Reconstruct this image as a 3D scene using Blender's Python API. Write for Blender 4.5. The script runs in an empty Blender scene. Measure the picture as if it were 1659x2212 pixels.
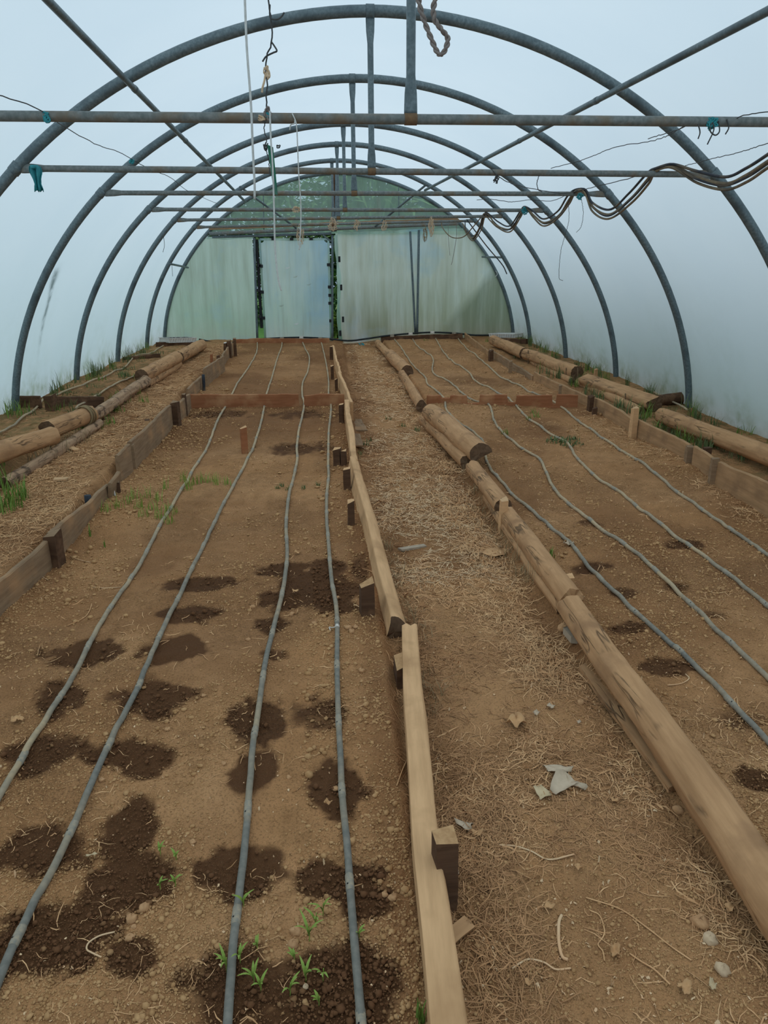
import bpy, math, random
import numpy as np
from mathutils import Vector, Matrix
random.seed(7); rng = np.random.default_rng(7)
SC = bpy.context.scene; COL = SC.collection
# ------------------------------------------------------------------ camera
W, H = 1659, 2212
F, YAW, PITCH, ROLL = 1577.7, 0.08516, 0.33398, -0.00567
CAMP = np.array([-0.4073, 0.0, 1.55])
fw = np.array([math.sin(YAW)*math.cos(PITCH), math.cos(YAW)*math.cos(PITCH), -math.sin(PITCH)])
r0 = np.array([math.cos(YAW), -math.sin(YAW), 0.0]); u0 = np.cross(r0, fw)
rt = math.cos(ROLL)*r0 + math.sin(ROLL)*u0; up = -math.sin(ROLL)*r0 + math.cos(ROLL)*u0
cd = bpy.data.cameras.new('camera'); cam = bpy.data.objects.new('camera', cd); COL.objects.link(cam)
cam.matrix_world = Matrix(((rt[0], up[0], -fw[0], CAMP[0]), (rt[1], up[1], -fw[1], CAMP[1]), (rt[2], up[2], -fw[2], CAMP[2]), (0, 0, 0, 1)))
cd.sensor_fit = 'VERTICAL'; cd.sensor_height = 36.0; cd.sensor_width = 27.0; cd.lens = 36.0*F/H; cd.clip_start = 0.05
SC.camera = cam
# ------------------------------------------------------------------ overcast sky and exposure
wd = bpy.data.worlds.new('overcast_sky'); SC.world = wd; wd.use_nodes = True
wn = wd.node_tree; bg = wn.nodes['Background']
tc = wn.nodes.new('ShaderNodeTexCoord'); sx = wn.nodes.new('ShaderNodeSeparateXYZ'); mr = wn.nodes.new('ShaderNodeMapRange')
mx = wn.nodes.new('ShaderNodeMix'); mx.data_type = 'RGBA'
wn.links.new(tc.outputs['Generated'], sx.inputs[0]); wn.links.new(sx.outputs['Z'], mr.inputs[0])
mr.inputs[1].default_value = 0.0; mr.inputs[2].default_value = 1.0
wn.links.new(mr.outputs[0], mx.inputs[0])
mx.inputs[6].default_value = (0.36, 0.475, 0.60, 1); mx.inputs[7].default_value = (0.90, 0.985, 1.0, 1)
wn.links.new(mx.outputs[2], bg.inputs[0]); bg.inputs[1].default_value = 1.12
SC.cycles.max_bounces = 4; SC.cycles.diffuse_bounces = 2; SC.cycles.glossy_bounces = 1; SC.cycles.transmission_bounces = 3; SC.cycles.use_adaptive_sampling = True; SC.cycles.adaptive_threshold = .025
vs = SC.view_settings
vs.view_transform = 'Standard'; vs.look = 'None'; vs.exposure = 0.0; vs.gamma = 1.0; vs.use_curve_mapping = False

# ------------------------------------------------------------------ numeric helpers
def hsh(i, j, s):
    n = (i*374761393 + j*668265263 + s*974634777) & 0xffffffff
    n = ((n ^ (n >> 13))*1274126177) & 0xffffffff
    return ((n ^ (n >> 16)) & 0xffff)/65535.0
def vnoise(x, y, s=0):
    x = np.asarray(x, float); y = np.asarray(y, float)
    i = np.floor(x).astype(np.int64); j = np.floor(y).astype(np.int64)
    a = x-i; b = y-j; a = a*a*(3-2*a); b = b*b*(3-2*b)
    return ((hsh(i, j, s)*(1-a)+hsh(i+1, j, s)*a)*(1-b) + (hsh(i, j+1, s)*(1-a)+hsh(i+1, j+1, s)*a)*b)*2-1
def fbm(x, y, o=4, s=0):
    t = 0; am = 1.0
    for k in range(o):
        t = t+am*vnoise(x*2**k+k*7.3, y*2**k-k*3.1, s+k); am *= .5
    return t
def ss(a, b, v):
    t = np.clip((v-a)/(b-a), 0, 1); return t*t*(3-2*t)
YK = [0, 1.1, 2.6, 5, 8, 11, 14]
def bC1(y): return np.interp(y, YK, [-.19, -.19, -.165, -.13, -.09, -.02, .03])
def bC2(y): return np.interp(y, YK, [.68, .67, .63, .66, .74, .75, .76])
def bL1(y): return np.interp(y, YK, [-2.0, -2.0, -1.98, -1.93, -1.95, -1.98, -2.0])
def bL2(y): return np.full_like(np.asarray(y, float), -2.68)
def bR1(y): return np.interp(y, YK, [2.4, 2.4, 2.4, 2.43, 2.45, 2.45, 2.45])
def bR2(y): return np.full_like(np.asarray(y, float), 2.88)
def terrain(x, y, fine=True):
    x = np.asarray(x, float); y = np.asarray(y, float)
    z = 0.009*np.clip(y-1, 0, 13)
    s = lambda b, w=.03: ss(-w, w, x-b)
    lf = np.interp(y, [7, 14], [1., .25])
    z = z+lf*(0.19-0.10*s(bL2(y), .06)-0.09*s(bL1(y)))-0.045*s(bC1(y))+0.06*s(bC2(y))+0.02*s(bR1(y))+0.035*s(bR2(y), .06)
    if fine:
        bed = (s(bL1(y))*(1-s(bC1(y)))+s(bC2(y))*(1-s(bR1(y))))
        z = z+.016*vnoise(x*1.7, y*1.3, 3)+.010*vnoise(x*4.5, y*3.5, 5)+.006*vnoise(x*11, y*9, 9)
        z = z+bed*.006*vnoise(x*3+y*2, y*16, 12)
        rough = .35+.65*ss(-.1, .5, vnoise(x*2.2, y*1.9, 21))
        z = z+rough*(.0052*fbm(x*28, y*28, 3, 31)+.0045*np.abs(vnoise(x*62, y*62, 40))+.002*vnoise(x*120, y*120, 41))
    return z
def ray(px, py):
    return fw+(px-W/2)/F*rt-(py-H/2)/F*up
def aty(px, py, Y):
    d = ray(px, py); return Vector(CAMP+d*(Y/d[1]))
def P(px, py, dz=0.0):
    d = ray(px, py); z = 0.05
    for k in range(25):
        t = (z+dz-CAMP[2])/d[2]; p = CAMP+d*t
        z = z*.5+.5*float(terrain(p[0], p[1], False))
    return Vector(p)
def T(x, y): return float(terrain(x, y))

# ------------------------------------------------------------------ materials
MATS = {}
def newmat(n):
    m = bpy.data.materials.new(n); m.use_nodes = True; MATS[n] = m
    return m, m.node_tree, m.node_tree.nodes['Principled BSDF']
def N(t, ty, **kw):
    n = t.nodes.new(ty)
    for k, v in kw.items(): setattr(n, k, v)
    return n
def noise(t, vec, scale, det=4, rough=.55):
    n = N(t, 'ShaderNodeTexNoise'); n.inputs['Scale'].default_value = scale; n.inputs['Detail'].default_value = det; n.inputs['Roughness'].default_value = rough
    t.links.new(vec, n.inputs['Vector']); return n.outputs['Fac']
def mrange(t, v, a, b, c=0., d=1.):
    n = N(t, 'ShaderNodeMapRange'); t.links.new(v, n.inputs[0])
    for k, x in enumerate((a, b, c, d)): n.inputs[k+1].default_value = x
    return n.outputs[0]
def mixc(t, f, a, b, mode='MIX'):
    n = N(t, 'ShaderNodeMix', data_type='RGBA', blend_type=mode)
    for v, i in ((f, 0), (a, 6), (b, 7)):
        if hasattr(v, 'links'): t.links.new(v, n.inputs[i])
        elif i == 0: n.inputs[0].default_value = v
        else: n.inputs[i].default_value = (*v, 1)
    return n.outputs[2]
def math_(t, op, a, b):
    n = N(t, 'ShaderNodeMath', operation=op)
    for i, v in enumerate((a, b)):
        if hasattr(v, 'links'): t.links.new(v, n.inputs[i])
        else: n.inputs[i].default_value = v
    return n.outputs[0]
def bump(t, b, h, s, dist, prev=None):
    n = N(t, 'ShaderNodeBump'); n.inputs['Strength'].default_value = s; n.inputs['Distance'].default_value = dist
    t.links.new(h, n.inputs['Height'])
    if prev: t.links.new(prev, n.inputs['Normal'])
    if b: t.links.new(n.outputs[0], b.inputs['Normal'])
    return n.outputs[0]
def coord(t, kind='Object', scale=(1, 1, 1)):
    c = N(t, 'ShaderNodeTexCoord'); m = N(t, 'ShaderNodeMapping'); m.inputs['Scale'].default_value = scale
    t.links.new(c.outputs[kind], m.inputs['Vector']); return m.outputs[0]
WARM = {k: (1.5, 1.19, .94) for k in ('log', 'wood', 'board', 'end')}; WARM.update({k: (1.52, 1.17, .93) for k in ('straw', 'stone', 'leaf', 'twine')})
def pm(name, c1, c2, scale=20, stretch=(1, 1, 1), rough=.85, bs=.4, bd=.004, metal=0., c3=None, c3scale=3, c3lo=.5, c3hi=.65, spec=.25, lo=.35, hi=.65, crack=0.):
    m, t, b = newmat(name)
    k = WARM.get(name.split('_')[0])
    if k: c1, c2 = [tuple(min(.9, a_*b_) for a_, b_ in zip(c, k)) for c in (c1, c2)]; c3 = c3 and tuple(min(.9, a_*b_) for a_, b_ in zip(c3, k))
    v = coord(t, 'Object', stretch); f = noise(t, v, scale, 5)
    c = mixc(t, mrange(t, f, lo, hi), c1, c2)
    if c3:
        g = noise(t, coord(t), c3scale, 4); c = mixc(t, mrange(t, g, c3lo, c3hi), c, c3)
    hh = f
    if crack:
        vo = N(t, 'ShaderNodeTexVoronoi', feature='DISTANCE_TO_EDGE'); vo.inputs['Scale'].default_value = crack
        wv = coord(t, 'Object', (.13, 1, 1)); nn = N(t, 'ShaderNodeTexNoise'); nn.inputs['Scale'].default_value = crack*2.2; t.links.new(wv, nn.inputs['Vector'])
        va = N(t, 'ShaderNodeVectorMath', operation='MULTIPLY_ADD'); t.links.new(nn.outputs['Color'], va.inputs[0]); va.inputs[1].default_value = (1.3/crack,)*3; t.links.new(wv, va.inputs[2]); t.links.new(va.outputs[0], vo.inputs['Vector'])
        gate = mrange(t, noise(t, coord(t), crack*.5, 3), .5, .62)
        ck = math_(t, 'MULTIPLY', mrange(t, vo.outputs['Distance'], .0, .05, 1, 0), gate)
        c = mixc(t, math_(t, 'MULTIPLY', ck, .75), c, (.05, .03, .018)); hh = math_(t, 'SUBTRACT', f, math_(t, 'MULTIPLY', ck, 1.2))
    t.links.new(c, b.inputs['Base Color']); b.inputs['Roughness'].default_value = rough; b.inputs['Metallic'].default_value = metal
    b.inputs['Specular IOR Level'].default_value = spec
    if bs: bump(t, b, hh, bs, bd)
    return m
pm('steel', (.115, .15, .16), (.19, .235, .245), 60, (1, 1, 1), .5, .1, .001, .35, (.085, .11, .12), 5, .5, .7, .4)
pm('rusty_steel', (.15, .165, .155), (.24, .25, .235), 50, (1, 1, 1), .65, .15, .001, .2, (.22, .155, .095), 7, .5, .72, .3)
pm('rust', (.24, .14, .07), (.17, .105, .06), 60, rough=.9)
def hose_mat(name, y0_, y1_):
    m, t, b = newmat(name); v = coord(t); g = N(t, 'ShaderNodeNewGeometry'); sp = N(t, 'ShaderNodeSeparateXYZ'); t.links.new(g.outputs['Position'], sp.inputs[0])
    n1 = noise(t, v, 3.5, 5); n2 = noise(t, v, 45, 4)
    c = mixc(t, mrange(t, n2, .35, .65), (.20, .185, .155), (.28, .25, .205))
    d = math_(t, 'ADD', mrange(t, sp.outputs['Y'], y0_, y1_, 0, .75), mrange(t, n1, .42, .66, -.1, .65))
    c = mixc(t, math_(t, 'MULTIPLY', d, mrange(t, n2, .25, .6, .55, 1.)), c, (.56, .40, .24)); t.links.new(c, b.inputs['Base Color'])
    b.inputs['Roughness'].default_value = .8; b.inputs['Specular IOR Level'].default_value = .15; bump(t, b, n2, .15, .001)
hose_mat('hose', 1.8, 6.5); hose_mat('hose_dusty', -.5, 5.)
pm('dripper', (.46, .36, .25), (.30, .27, .22), 90, rough=.8)
WOOD = dict(stretch=(.12, 1, 1), rough=.9, bs=.55, bd=.006)
pm('log_dusty', (.43, .29, .175), (.33, .215, .125), 34, c3=(.27, .175, .105), c3scale=6, c3lo=.52, c3hi=.72, crack=9., **WOOD)
pm('wood_sawn', (.56, .40, .25), (.46, .32, .195), 40, c3=(.36, .24, .14), c3scale=5, c3lo=.5, c3hi=.75, **WOOD)
pm('board_grey', (.25, .195, .14), (.175, .13, .09), 40, c3=(.34, .23, .14), c3scale=4, c3lo=.5, c3hi=.75, **WOOD)
pm('board_tan', (.36, .25, .155), (.27, .185, .11), 34, c3=(.22, .15, .095), c3scale=6, c3lo=.5, c3hi=.75, **WOOD)
pm('board_red', (.29, .14, .078), (.22, .10, .052), 30, c3=(.36, .22, .13), c3scale=5, c3lo=.48, c3hi=.7, **WOOD)
pm('wood_dark', (.095, .06, .04), (.06, .036, .024), 40, c3=(.14, .09, .06), c3scale=9, **WOOD)
pm('wood_pale', (.52, .40, .27), (.43, .31, .2), 40, **WOOD)
pm('end_grain', (.125, .088, .062), (.085, .058, .04), 45, rough=.95, bs=.4)
pm('end_pale', (.42, .30, .18), (.33, .22, .125), 60, rough=.95, bs=.4)
pm('log_weathered', (.36, .275, .20), (.23, .165, .12), 30, c3=(.11, .08, .06), c3scale=11, c3lo=.55, c3hi=.66, crack=12., **WOOD)
pm('grass', (.16, .26, .045), (.22, .32, .06), 5, rough=.6, bs=0)
pm('grass_dull', (.12, .17, .06), (.19, .22, .085), 5, rough=.7, bs=0)
pm('grass_dry', (.38, .27, .14), (.30, .20, .10), 5, rough=.8, bs=0)
pm('seedling', (.26, .36, .06), (.33, .42, .09), 5, rough=.55, bs=0)
pm('straw', (.62, .44, .27), (.46, .30, .17), 9, rough=.85, bs=0)
pm('straw_dim', (.46, .30, .17), (.31, .195, .11), 9, rough=.85, bs=0)
pm('straw_pale', (.64, .52, .38), (.60, .44, .29), 9, rough=.8, bs=0)
pm('leaf_grey', (.46, .44, .38), (.38, .36, .30), 30, rough=.75, bs=.3)
pm('leaf_cream', (.50, .47, .35), (.42, .39, .27), 30, rough=.75, bs=.3)
pm('leaf_tan', (.50, .36, .21), (.38, .26, .15), 30, rough=.8, bs=.3)
pm('stone', (.44, .31, .19), (.34, .225, .13), 60, rough=.95)
pm('stone_pale', (.50, .45, .35), (.42, .36, .27), 60, rough=.95)
pm('twine', (.50, .48, .40), (.42, .38, .30), 60, rough=.95, bs=0)
pm('cord_white', (.70, .69, .65), (.58, .57, .53), 60, rough=.9, bs=0)
pm('rope_brown', (.30, .25, .22), (.21, .17, .15), 80, rough=.95)
pm('wire_dark', (.05, .055, .055), (.085, .08, .075), 60, rough=.7, bs=0)
pm('cable_black', (.03, .033, .042), (.05, .052, .06), 40, rough=.6, bs=0, c3=(.16, .12, .08), c3scale=4)
pm('cable_tan', (.26, .19, .115), (.19, .135, .08), 30, rough=.75, bs=0, c3=(.10, .085, .07), c3scale=4, c3lo=.5, c3hi=.7)
pm('teal_plastic', (.03, .22, .25), (.045, .30, .32), 40, rough=.5, bs=.3)
pm('green_tape', (.012, .12, .07), (.02, .16, .09), 20, rough=.45, bs=0)
pm('tray_white', (.9, .86, .8), (.82, .78, .72), 20, rough=.6, bs=0)
pm('compost', (.04, .03, .025), (.07, .05, .04), 60)
pm('pipe_black', (.018, .022, .022), (.035, .04, .04), 30, rough=.5, bs=0)
pm('clip_black', (.015, .017, .018), (.03, .03, .03), 30, rough=.5, bs=0)
pm('fitting_white', (.86, .76, .66), (.74, .65, .56), 30, rough=.6, bs=0)
pm('slate', (.42, .31, .22), (.50, .38, .27), 30, rough=.9)
pm('hedge_leaf', (.055, .16, .055), (.12, .25, .08), 3, rough=.6, bs=0)
pm('hedge_pale', (.16, .30, .10), (.30, .42, .17), 3, rough=.6, bs=0)
pm('lawn', (.07, .19, .035), (.12, .26, .06), 9, rough=.9)
pm('bark', (.10, .075, .05), (.07, .05, .035), 20)
def soil_mat():
    m, t, b = newmat('soil'); v = coord(t)
    n1 = N(t, 'ShaderNodeAttribute', attribute_name='broad').outputs['Fac']; n2 = N(t, 'ShaderNodeAttribute', attribute_name='lumpy').outputs['Fac']; n3 = noise(t, v, 130, 3, .6); n4 = noise(t, v, 420, 1, .6)
    dry = mixc(t, mrange(t, n1, .35, .65), (.84, .43, .195), (.74, .355, .148))
    dry = mixc(t, mrange(t, n2, .38, .62, .0, .55), dry, (.52, .25, .10))
    a = N(t, 'ShaderNodeAttribute', attribute_name='straw').outputs['Fac']
    dry = mixc(t, math_(t, 'MULTIPLY', a, mrange(t, n2, .35, .6, .25, 1.)), dry, (.74, .375, .165))
    g = N(t, 'ShaderNodeAttribute', attribute_name='dark_soil').outputs['Fac']
    dry = mixc(t, g, dry, (.36, .155, .062))
    wt = N(t, 'ShaderNodeAttribute', attribute_name='wet').outputs['Fac']
    wv = math_(t, 'ADD', wt, mrange(t, n2, .3, .7, -.2, .2))
    c = mixc(t, mrange(t, wv, .12, .62, 0, .96), dry, (.125, .047, .019))
    gr = N(t, 'ShaderNodeAttribute', attribute_name='green').outputs['Fac']
    c = mixc(t, math_(t, 'MULTIPLY', gr, mrange(t, n2, .4, .62, 0, .6)), c, (.19, .19, .07))
    c = mixc(t, mrange(t, n3, .34, .60, .6, 0.), c, (0.14, .065, .026))  # dark mixes: soil speckle plus painted shade between clods
    c = mixc(t, mrange(t, n4, .68, .75, 0, .25), c, (.85, .60, .35))
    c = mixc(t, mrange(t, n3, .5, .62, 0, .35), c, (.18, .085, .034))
    t.links.new(c, b.inputs['Base Color'])
    b.inputs['Roughness'].default_value = .95; b.inputs['Specular IOR Level'].default_value = .15
    nw = N(t, 'ShaderNodeTexNoise'); nw.inputs['Scale'].default_value = 60; nw.inputs['Detail'].default_value = 1; t.links.new(v, nw.inputs['Vector'])
    dv = N(t, 'ShaderNodeVectorMath', operation='MULTIPLY_ADD'); t.links.new(nw.outputs['Color'], dv.inputs[0]); dv.inputs[1].default_value = (.016,)*3; t.links.new(v, dv.inputs[2])
    def vor(sc):
        o = N(t, 'ShaderNodeTexVoronoi', feature='F1'); o.inputs['Scale'].default_value = sc; t.links.new(dv.outputs[0], o.inputs['Vector']); return o.outputs['Distance']
    v1, v2 = vor(48), vor(120); gate = N(t, 'ShaderNodeAttribute', attribute_name='coarse').outputs['Fac']
    cr = math_(t, 'MULTIPLY', math_(t, 'ADD', mrange(t, v1, 0, .6, .55, 0), mrange(t, v2, 0, .6, .3, 0)), gate)
    h = math_(t, 'ADD', math_(t, 'MULTIPLY', n2, .6), math_(t, 'ADD', math_(t, 'MULTIPLY', n3, .35), math_(t, 'MULTIPLY', n4, .16)))
    bump(t, b, math_(t, 'ADD', h, cr), .9, .022)
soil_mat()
def clod_mat():
    m, t, b = newmat('clod'); v = coord(t)
    wt = N(t, 'ShaderNodeAttribute', attribute_name='wet').outputs['Fac']
    n1 = noise(t, v, 40, 4)
    dry = mixc(t, mrange(t, n1, .35, .65), (.66, .37, .17), (.48, .25, .105))
    c = mixc(t, mrange(t, wt, .2, .75, 0, .92), dry, (.14, .055, .024))
    t.links.new(c, b.inputs['Base Color']); b.inputs['Roughness'].default_value = .95; b.inputs['Specular IOR Level'].default_value = .15
    bump(t, b, n1, .5, .006)
clod_mat()
def film_mat(name, kind):
    m, t, b = newmat(name); t.nodes.remove(b); out = t.nodes['Material Output']
    tr = N(t, 'ShaderNodeBsdfTranslucent'); df = N(t, 'ShaderNodeBsdfDiffuse'); mx_ = N(t, 'ShaderNodeMixShader')
    v = coord(t)
    if kind == 'cover':
        n1 = noise(t, v, .8, 3); n2 = noise(t, v, 9, 5)
        c = mixc(t, mrange(t, n1, .3, .7), (.83, .915, .975), (.79, .885, .955))
        d = N(t, 'ShaderNodeAttribute', attribute_name='dirt').outputs['Fac']
        c = mixc(t, math_(t, 'MULTIPLY', d, mrange(t, n2, .3, .68, .15, 1.)), c, (.38, .46, .34))
        d = N(t, 'ShaderNodeAttribute', attribute_name='mould').outputs['Fac']
        c = mixc(t, math_(t, 'MULTIPLY', d, mrange(t, n2, .35, .6, .2, 1.)), c, (.22, .27, .28))
        frac = .10
    else:
        vs_ = coord(t, 'Object', (2.0, 1, .2)); n1 = noise(t, vs_, 2.2, 5, .6); n2 = noise(t, v, 1.1, 4); n3 = noise(t, vs_, 6, 4)
        sp = N(t, 'ShaderNodeSeparateXYZ'); t.links.new(v, sp.inputs[0])
        lowz = mrange(t, sp.outputs['Z'], 1.25, .15)
        if kind == 'panel': base, stain, low = (.86, .97, .93), (.60, .68, .60), (.58, .80, .66)
        elif kind == 'door': base, stain, low = (.88, .96, .95), (.64, .80, .92), (.70, .92, .82)
        elif kind == 'rpanel': base, stain, low = (.92, .96, .94), (.68, .66, .54), (.42, .46, .31)
        else: base, stain, low = (.62, .82, .74), (.52, .70, .62), (.62, .82, .74)
        c = mixc(t, mrange(t, n1, .38, .64, 0, .7), base, stain)
        c = mixc(t, math_(t, 'MULTIPLY', lowz, mrange(t, n2 if kind != 'rpanel' else n1, .3, .6, .25, .95)), c, low)
        c = mixc(t, mrange(t, n2, .54, .68, 0, .6), c, (.58, .76, .92))
        if kind == 'door': c = mixc(t, math_(t, 'MULTIPLY', mrange(t, sp.outputs['X'], -.1, .62), mrange(t, n2, .35, .6, .1, .9)), c, (.50, .72, .95))
        if kind == 'rpanel':
            e = math_(t, 'SUBTRACT', math_(t, 'ADD', sp.outputs['Z'], math_(t, 'MULTIPLY', n1, .5)), mrange(t, sp.outputs['X'], 1.9, 3.1, .45, 1.75))
            c = mixc(t, math_(t, 'MULTIPLY', mrange(t, e, .18, -.05), math_(t, 'MULTIPLY', mrange(t, sp.outputs['X'], 1.3, 2.3), mrange(t, n3, .3, .7, .5, .85))), c, (.27, .31, .23))
        c = mixc(t, mrange(t, n3, .5, .75, 0, .3), c, (.42, .44, .36))
        frac = .10
    t.links.new(c, tr.inputs[0]); t.links.new(c, df.inputs[0]); mx_.inputs[0].default_value = frac
    t.links.new(tr.outputs[0], mx_.inputs[1]); t.links.new(df.outputs[0], mx_.inputs[2]); last = mx_
    if kind == 'gable':
        tp = N(t, 'ShaderNodeBsdfTransparent'); tp.inputs[0].default_value = (.80, .92, .88, 1); m2 = N(t, 'ShaderNodeMixShader')
        m2.inputs[0].default_value = .52
        t.links.new(mx_.outputs[0], m2.inputs[1]); t.links.new(tp.outputs[0], m2.inputs[2]); last = m2
    t.links.new(last.outputs[0], out.inputs['Surface'])
film_mat('film', 'cover'); film_mat('film_panel', 'panel'); film_mat('film_door', 'door'); film_mat('film_rpanel', 'rpanel'); film_mat('film_gable', 'gable')

# ------------------------------------------------------------------ object helpers
def obj(name, vf, mat, parent=None, smooth=False, M=None):
    if isinstance(vf, bpy.types.Mesh): me = vf
    else:
        me = bpy.data.meshes.new(name); me.from_pydata([tuple(v) for v in vf[0]], [], [tuple(f) for f in vf[1]])
        me.materials.append(MATS[mat])
        if smooth: me.polygons.foreach_set('use_smooth', [True]*len(me.polygons))
        me.update()
    o = bpy.data.objects.new(name, me); COL.objects.link(o)
    if parent: o.parent = parent
    if M is not None: o.matrix_local = M
    return o
def bigmesh(name, V, Fq, mat, attrs=None, smooth=True):
    V = np.asarray(V, np.float32); Fq = np.asarray(Fq, np.int32); k = Fq.shape[1]
    me = bpy.data.meshes.new(name); me.vertices.add(len(V)); me.vertices.foreach_set('co', V.ravel())
    me.loops.add(Fq.size); me.loops.foreach_set('vertex_index', Fq.ravel())
    me.polygons.add(len(Fq)); me.polygons.foreach_set('loop_start', np.arange(0, Fq.size, k, dtype=np.int32))
    if smooth: me.polygons.foreach_set('use_smooth', np.ones(len(Fq), bool))
    me.update(calc_edges=True); me.validate()
    for n_, a in (attrs or {}).items():
        at = me.attributes.new(n_, 'FLOAT', 'POINT'); at.data.foreach_set('value', np.asarray(a, np.float32))
    me.materials.append(MATS[mat]); o = bpy.data.objects.new(name, me); COL.objects.link(o); return o
def tag(o, label=None, cat=None, group=None, kind=None):
    if label: o['label'] = label
    if cat: o['category'] = cat
    if group: o['group'] = group
    if kind: o['kind'] = kind
    return o
def empty(name, loc=(0, 0, 0), label=None, cat=None, group=None, kind=None):
    o = bpy.data.objects.new(name, None); COL.objects.link(o); o.location = loc; o.empty_display_size = .05
    return tag(o, label, cat, group, kind)
def spline(pts, n):
    p = np.array([list(v) for v in pts], float)
    if len(p) == 2: return p[0]+(p[1]-p[0])*np.linspace(0, 1, n)[:, None]
    d = np.r_[0, np.cumsum(np.maximum(np.linalg.norm(np.diff(p, axis=0), axis=1), 1e-6)**.5)]
    m = np.zeros_like(p); m[1:-1] = (p[2:]-p[:-2])/(d[2:]-d[:-2])[:, None]
    m[0] = (p[1]-p[0])/(d[1]-d[0]); m[-1] = (p[-1]-p[-2])/(d[-1]-d[-2])
    s = np.linspace(0, d[-1], n); i = np.clip(np.searchsorted(d, s)-1, 0, len(p)-2)
    h = (d[i+1]-d[i])[:, None]; t = ((s-d[i])[:, None])/h
    return (2*t**3-3*t**2+1)*p[i]+(t**3-2*t**2+t)*h*m[i]+(-2*t**3+3*t**2)*p[i+1]+(t**3-t**2)*h*m[i+1]
def tube(pts, r, sides=10, caps=True, ref=(0, 0, 1), prof=None):
    p = np.asarray(pts, float); n = len(p); r = np.broadcast_to(np.asarray(r, float), (n,))
    t = np.gradient(p, axis=0); t /= np.linalg.norm(t, axis=1)[:, None]+1e-12
    a = np.array(ref, float)
    if abs(t[0] @ a) > .95: a = np.array([1., 0, 0])
    V = []; 
    for k in range(n):
        a = a-t[k]*(a @ t[k]); a /= np.linalg.norm(a); b = np.cross(t[k], a)
        for q in range(sides):
            th = 2*math.pi*q/sides; ca, sb = math.cos(th), math.sin(th)
            if prof is not None: ca *= prof[k][0]; sb *= prof[k][1]
            V.append(p[k]+r[k]*(ca*a+sb*b))
    Fc = [(k*sides+q, k*sides+(q+1) % sides, (k+1)*sides+(q+1) % sides, (k+1)*sides+q) for k in range(n-1) for q in range(sides)]
    if caps: Fc += [tuple(range(sides))[::-1], tuple(range((n-1)*sides, n*sides))]
    return V, Fc
def join(parts):
    V = []; Fc = []
    for v, f in parts:
        o = len(V); V += list(v); Fc += [tuple(i+o for i in q) for q in f]
    return V, Fc
def frame(p0, p1, upv=(0, 0, 1)):
    p0 = Vector(p0); x = (Vector(p1)-p0); L = x.length; x.normalize(); z = Vector(upv); z = (z-x*z.dot(x)).normalized(); y = z.cross(x)
    return Matrix(((x[0], y[0], z[0], p0[0]), (x[1], y[1], z[1], p0[1]), (x[2], y[2], z[2], p0[2]), (0, 0, 0, 1))), L
def boxv(x0, x1, y0, y1, z0, z1):
    return [(x0, y0, z0), (x1, y0, z0), (x1, y1, z0), (x0, y1, z0), (x0, y0, z1), (x1, y0, z1), (x1, y1, z1), (x0, y1, z1)], [(3, 2, 1, 0), (4, 5, 6, 7), (0, 1, 5, 4), (1, 2, 6, 5), (2, 3, 7, 6), (3, 0, 4, 7)]
# wood along local x
SEED = [0]
def log(name, label, cat, A, B, r0_, r1_, mat='log_dusty', cut=None, endmat='end_grain', bend=0., group=None, rough=.06, squash=1.0):
    SEED[0] += 17; s = SEED[0]
    M, L = frame(A, B); ns = max(8, int(L/.05)); sd = 28
    V = []; 
    for k in range(ns+1):
        u = k/ns; x = u*L; r = r0_+(r1_-r0_)*u
        oy = bend*math.sin(math.pi*u)+.006*float(vnoise(x*2.5, 0, s)); oz = .006*float(vnoise(x*2.5, 5, s+1))
        for q in range(sd):
            th = 2*math.pi*q/sd
            rr = r*(1+rough*float(vnoise(x*3.2, 2.2*math.cos(th)+9*math.sin(th), s+2))+rough*.55*float(vnoise(x*14, q*.8, s+3)))
            y, z = rr*math.cos(th), rr*math.sin(th)*squash
            if cut:
                for ang, c in cut:
                    ny, nz = math.cos(ang), math.sin(ang); e = y*ny+z*nz-c*r*(1+.10*float(vnoise(x*3, 3, s+4)))
                    if e > 0: y -= e*ny; z -= e*nz
            xx = x
            if k in (0, ns): xx = x+(.012*float(vnoise(q*.5, 1, s+5)))
            V.append((xx, y+oy, z+oz))
    Fc = [(k*sd+q, k*sd+(q+1) % sd, (k+1)*sd+(q+1) % sd, (k+1)*sd+q) for k in range(ns) for q in range(sd)]
    root = empty(name, (0, 0, 0)); root.matrix_world = M; tag(root, label, cat, group)
    obj('trunk', (V, Fc), mat, root, True)
    for k, sg in ((0, -1), (ns, 1)):
        ring = V[k*sd:(k+1)*sd]; c = np.mean(ring, axis=0)
        vv = [tuple(c)]+[tuple(c+(np.array(p)-c)*.55) for p in ring]+list(ring)
        vv = [(v[0]+sg*.002*(1-(i > sd)), v[1], v[2]) for i, v in enumerate(vv)]
        ff = []
        for q in range(sd):
            q2 = (q+1) % sd
            a_ = (0, 1+q, 1+q2); b_ = (1+q, 1+sd+q, 1+sd+q2, 1+q2)
            ff += [a_, b_] if sg > 0 else [a_[::-1], b_[::-1]]
        obj('cut_end', (vv, ff), endmat, root)
    return root
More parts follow.
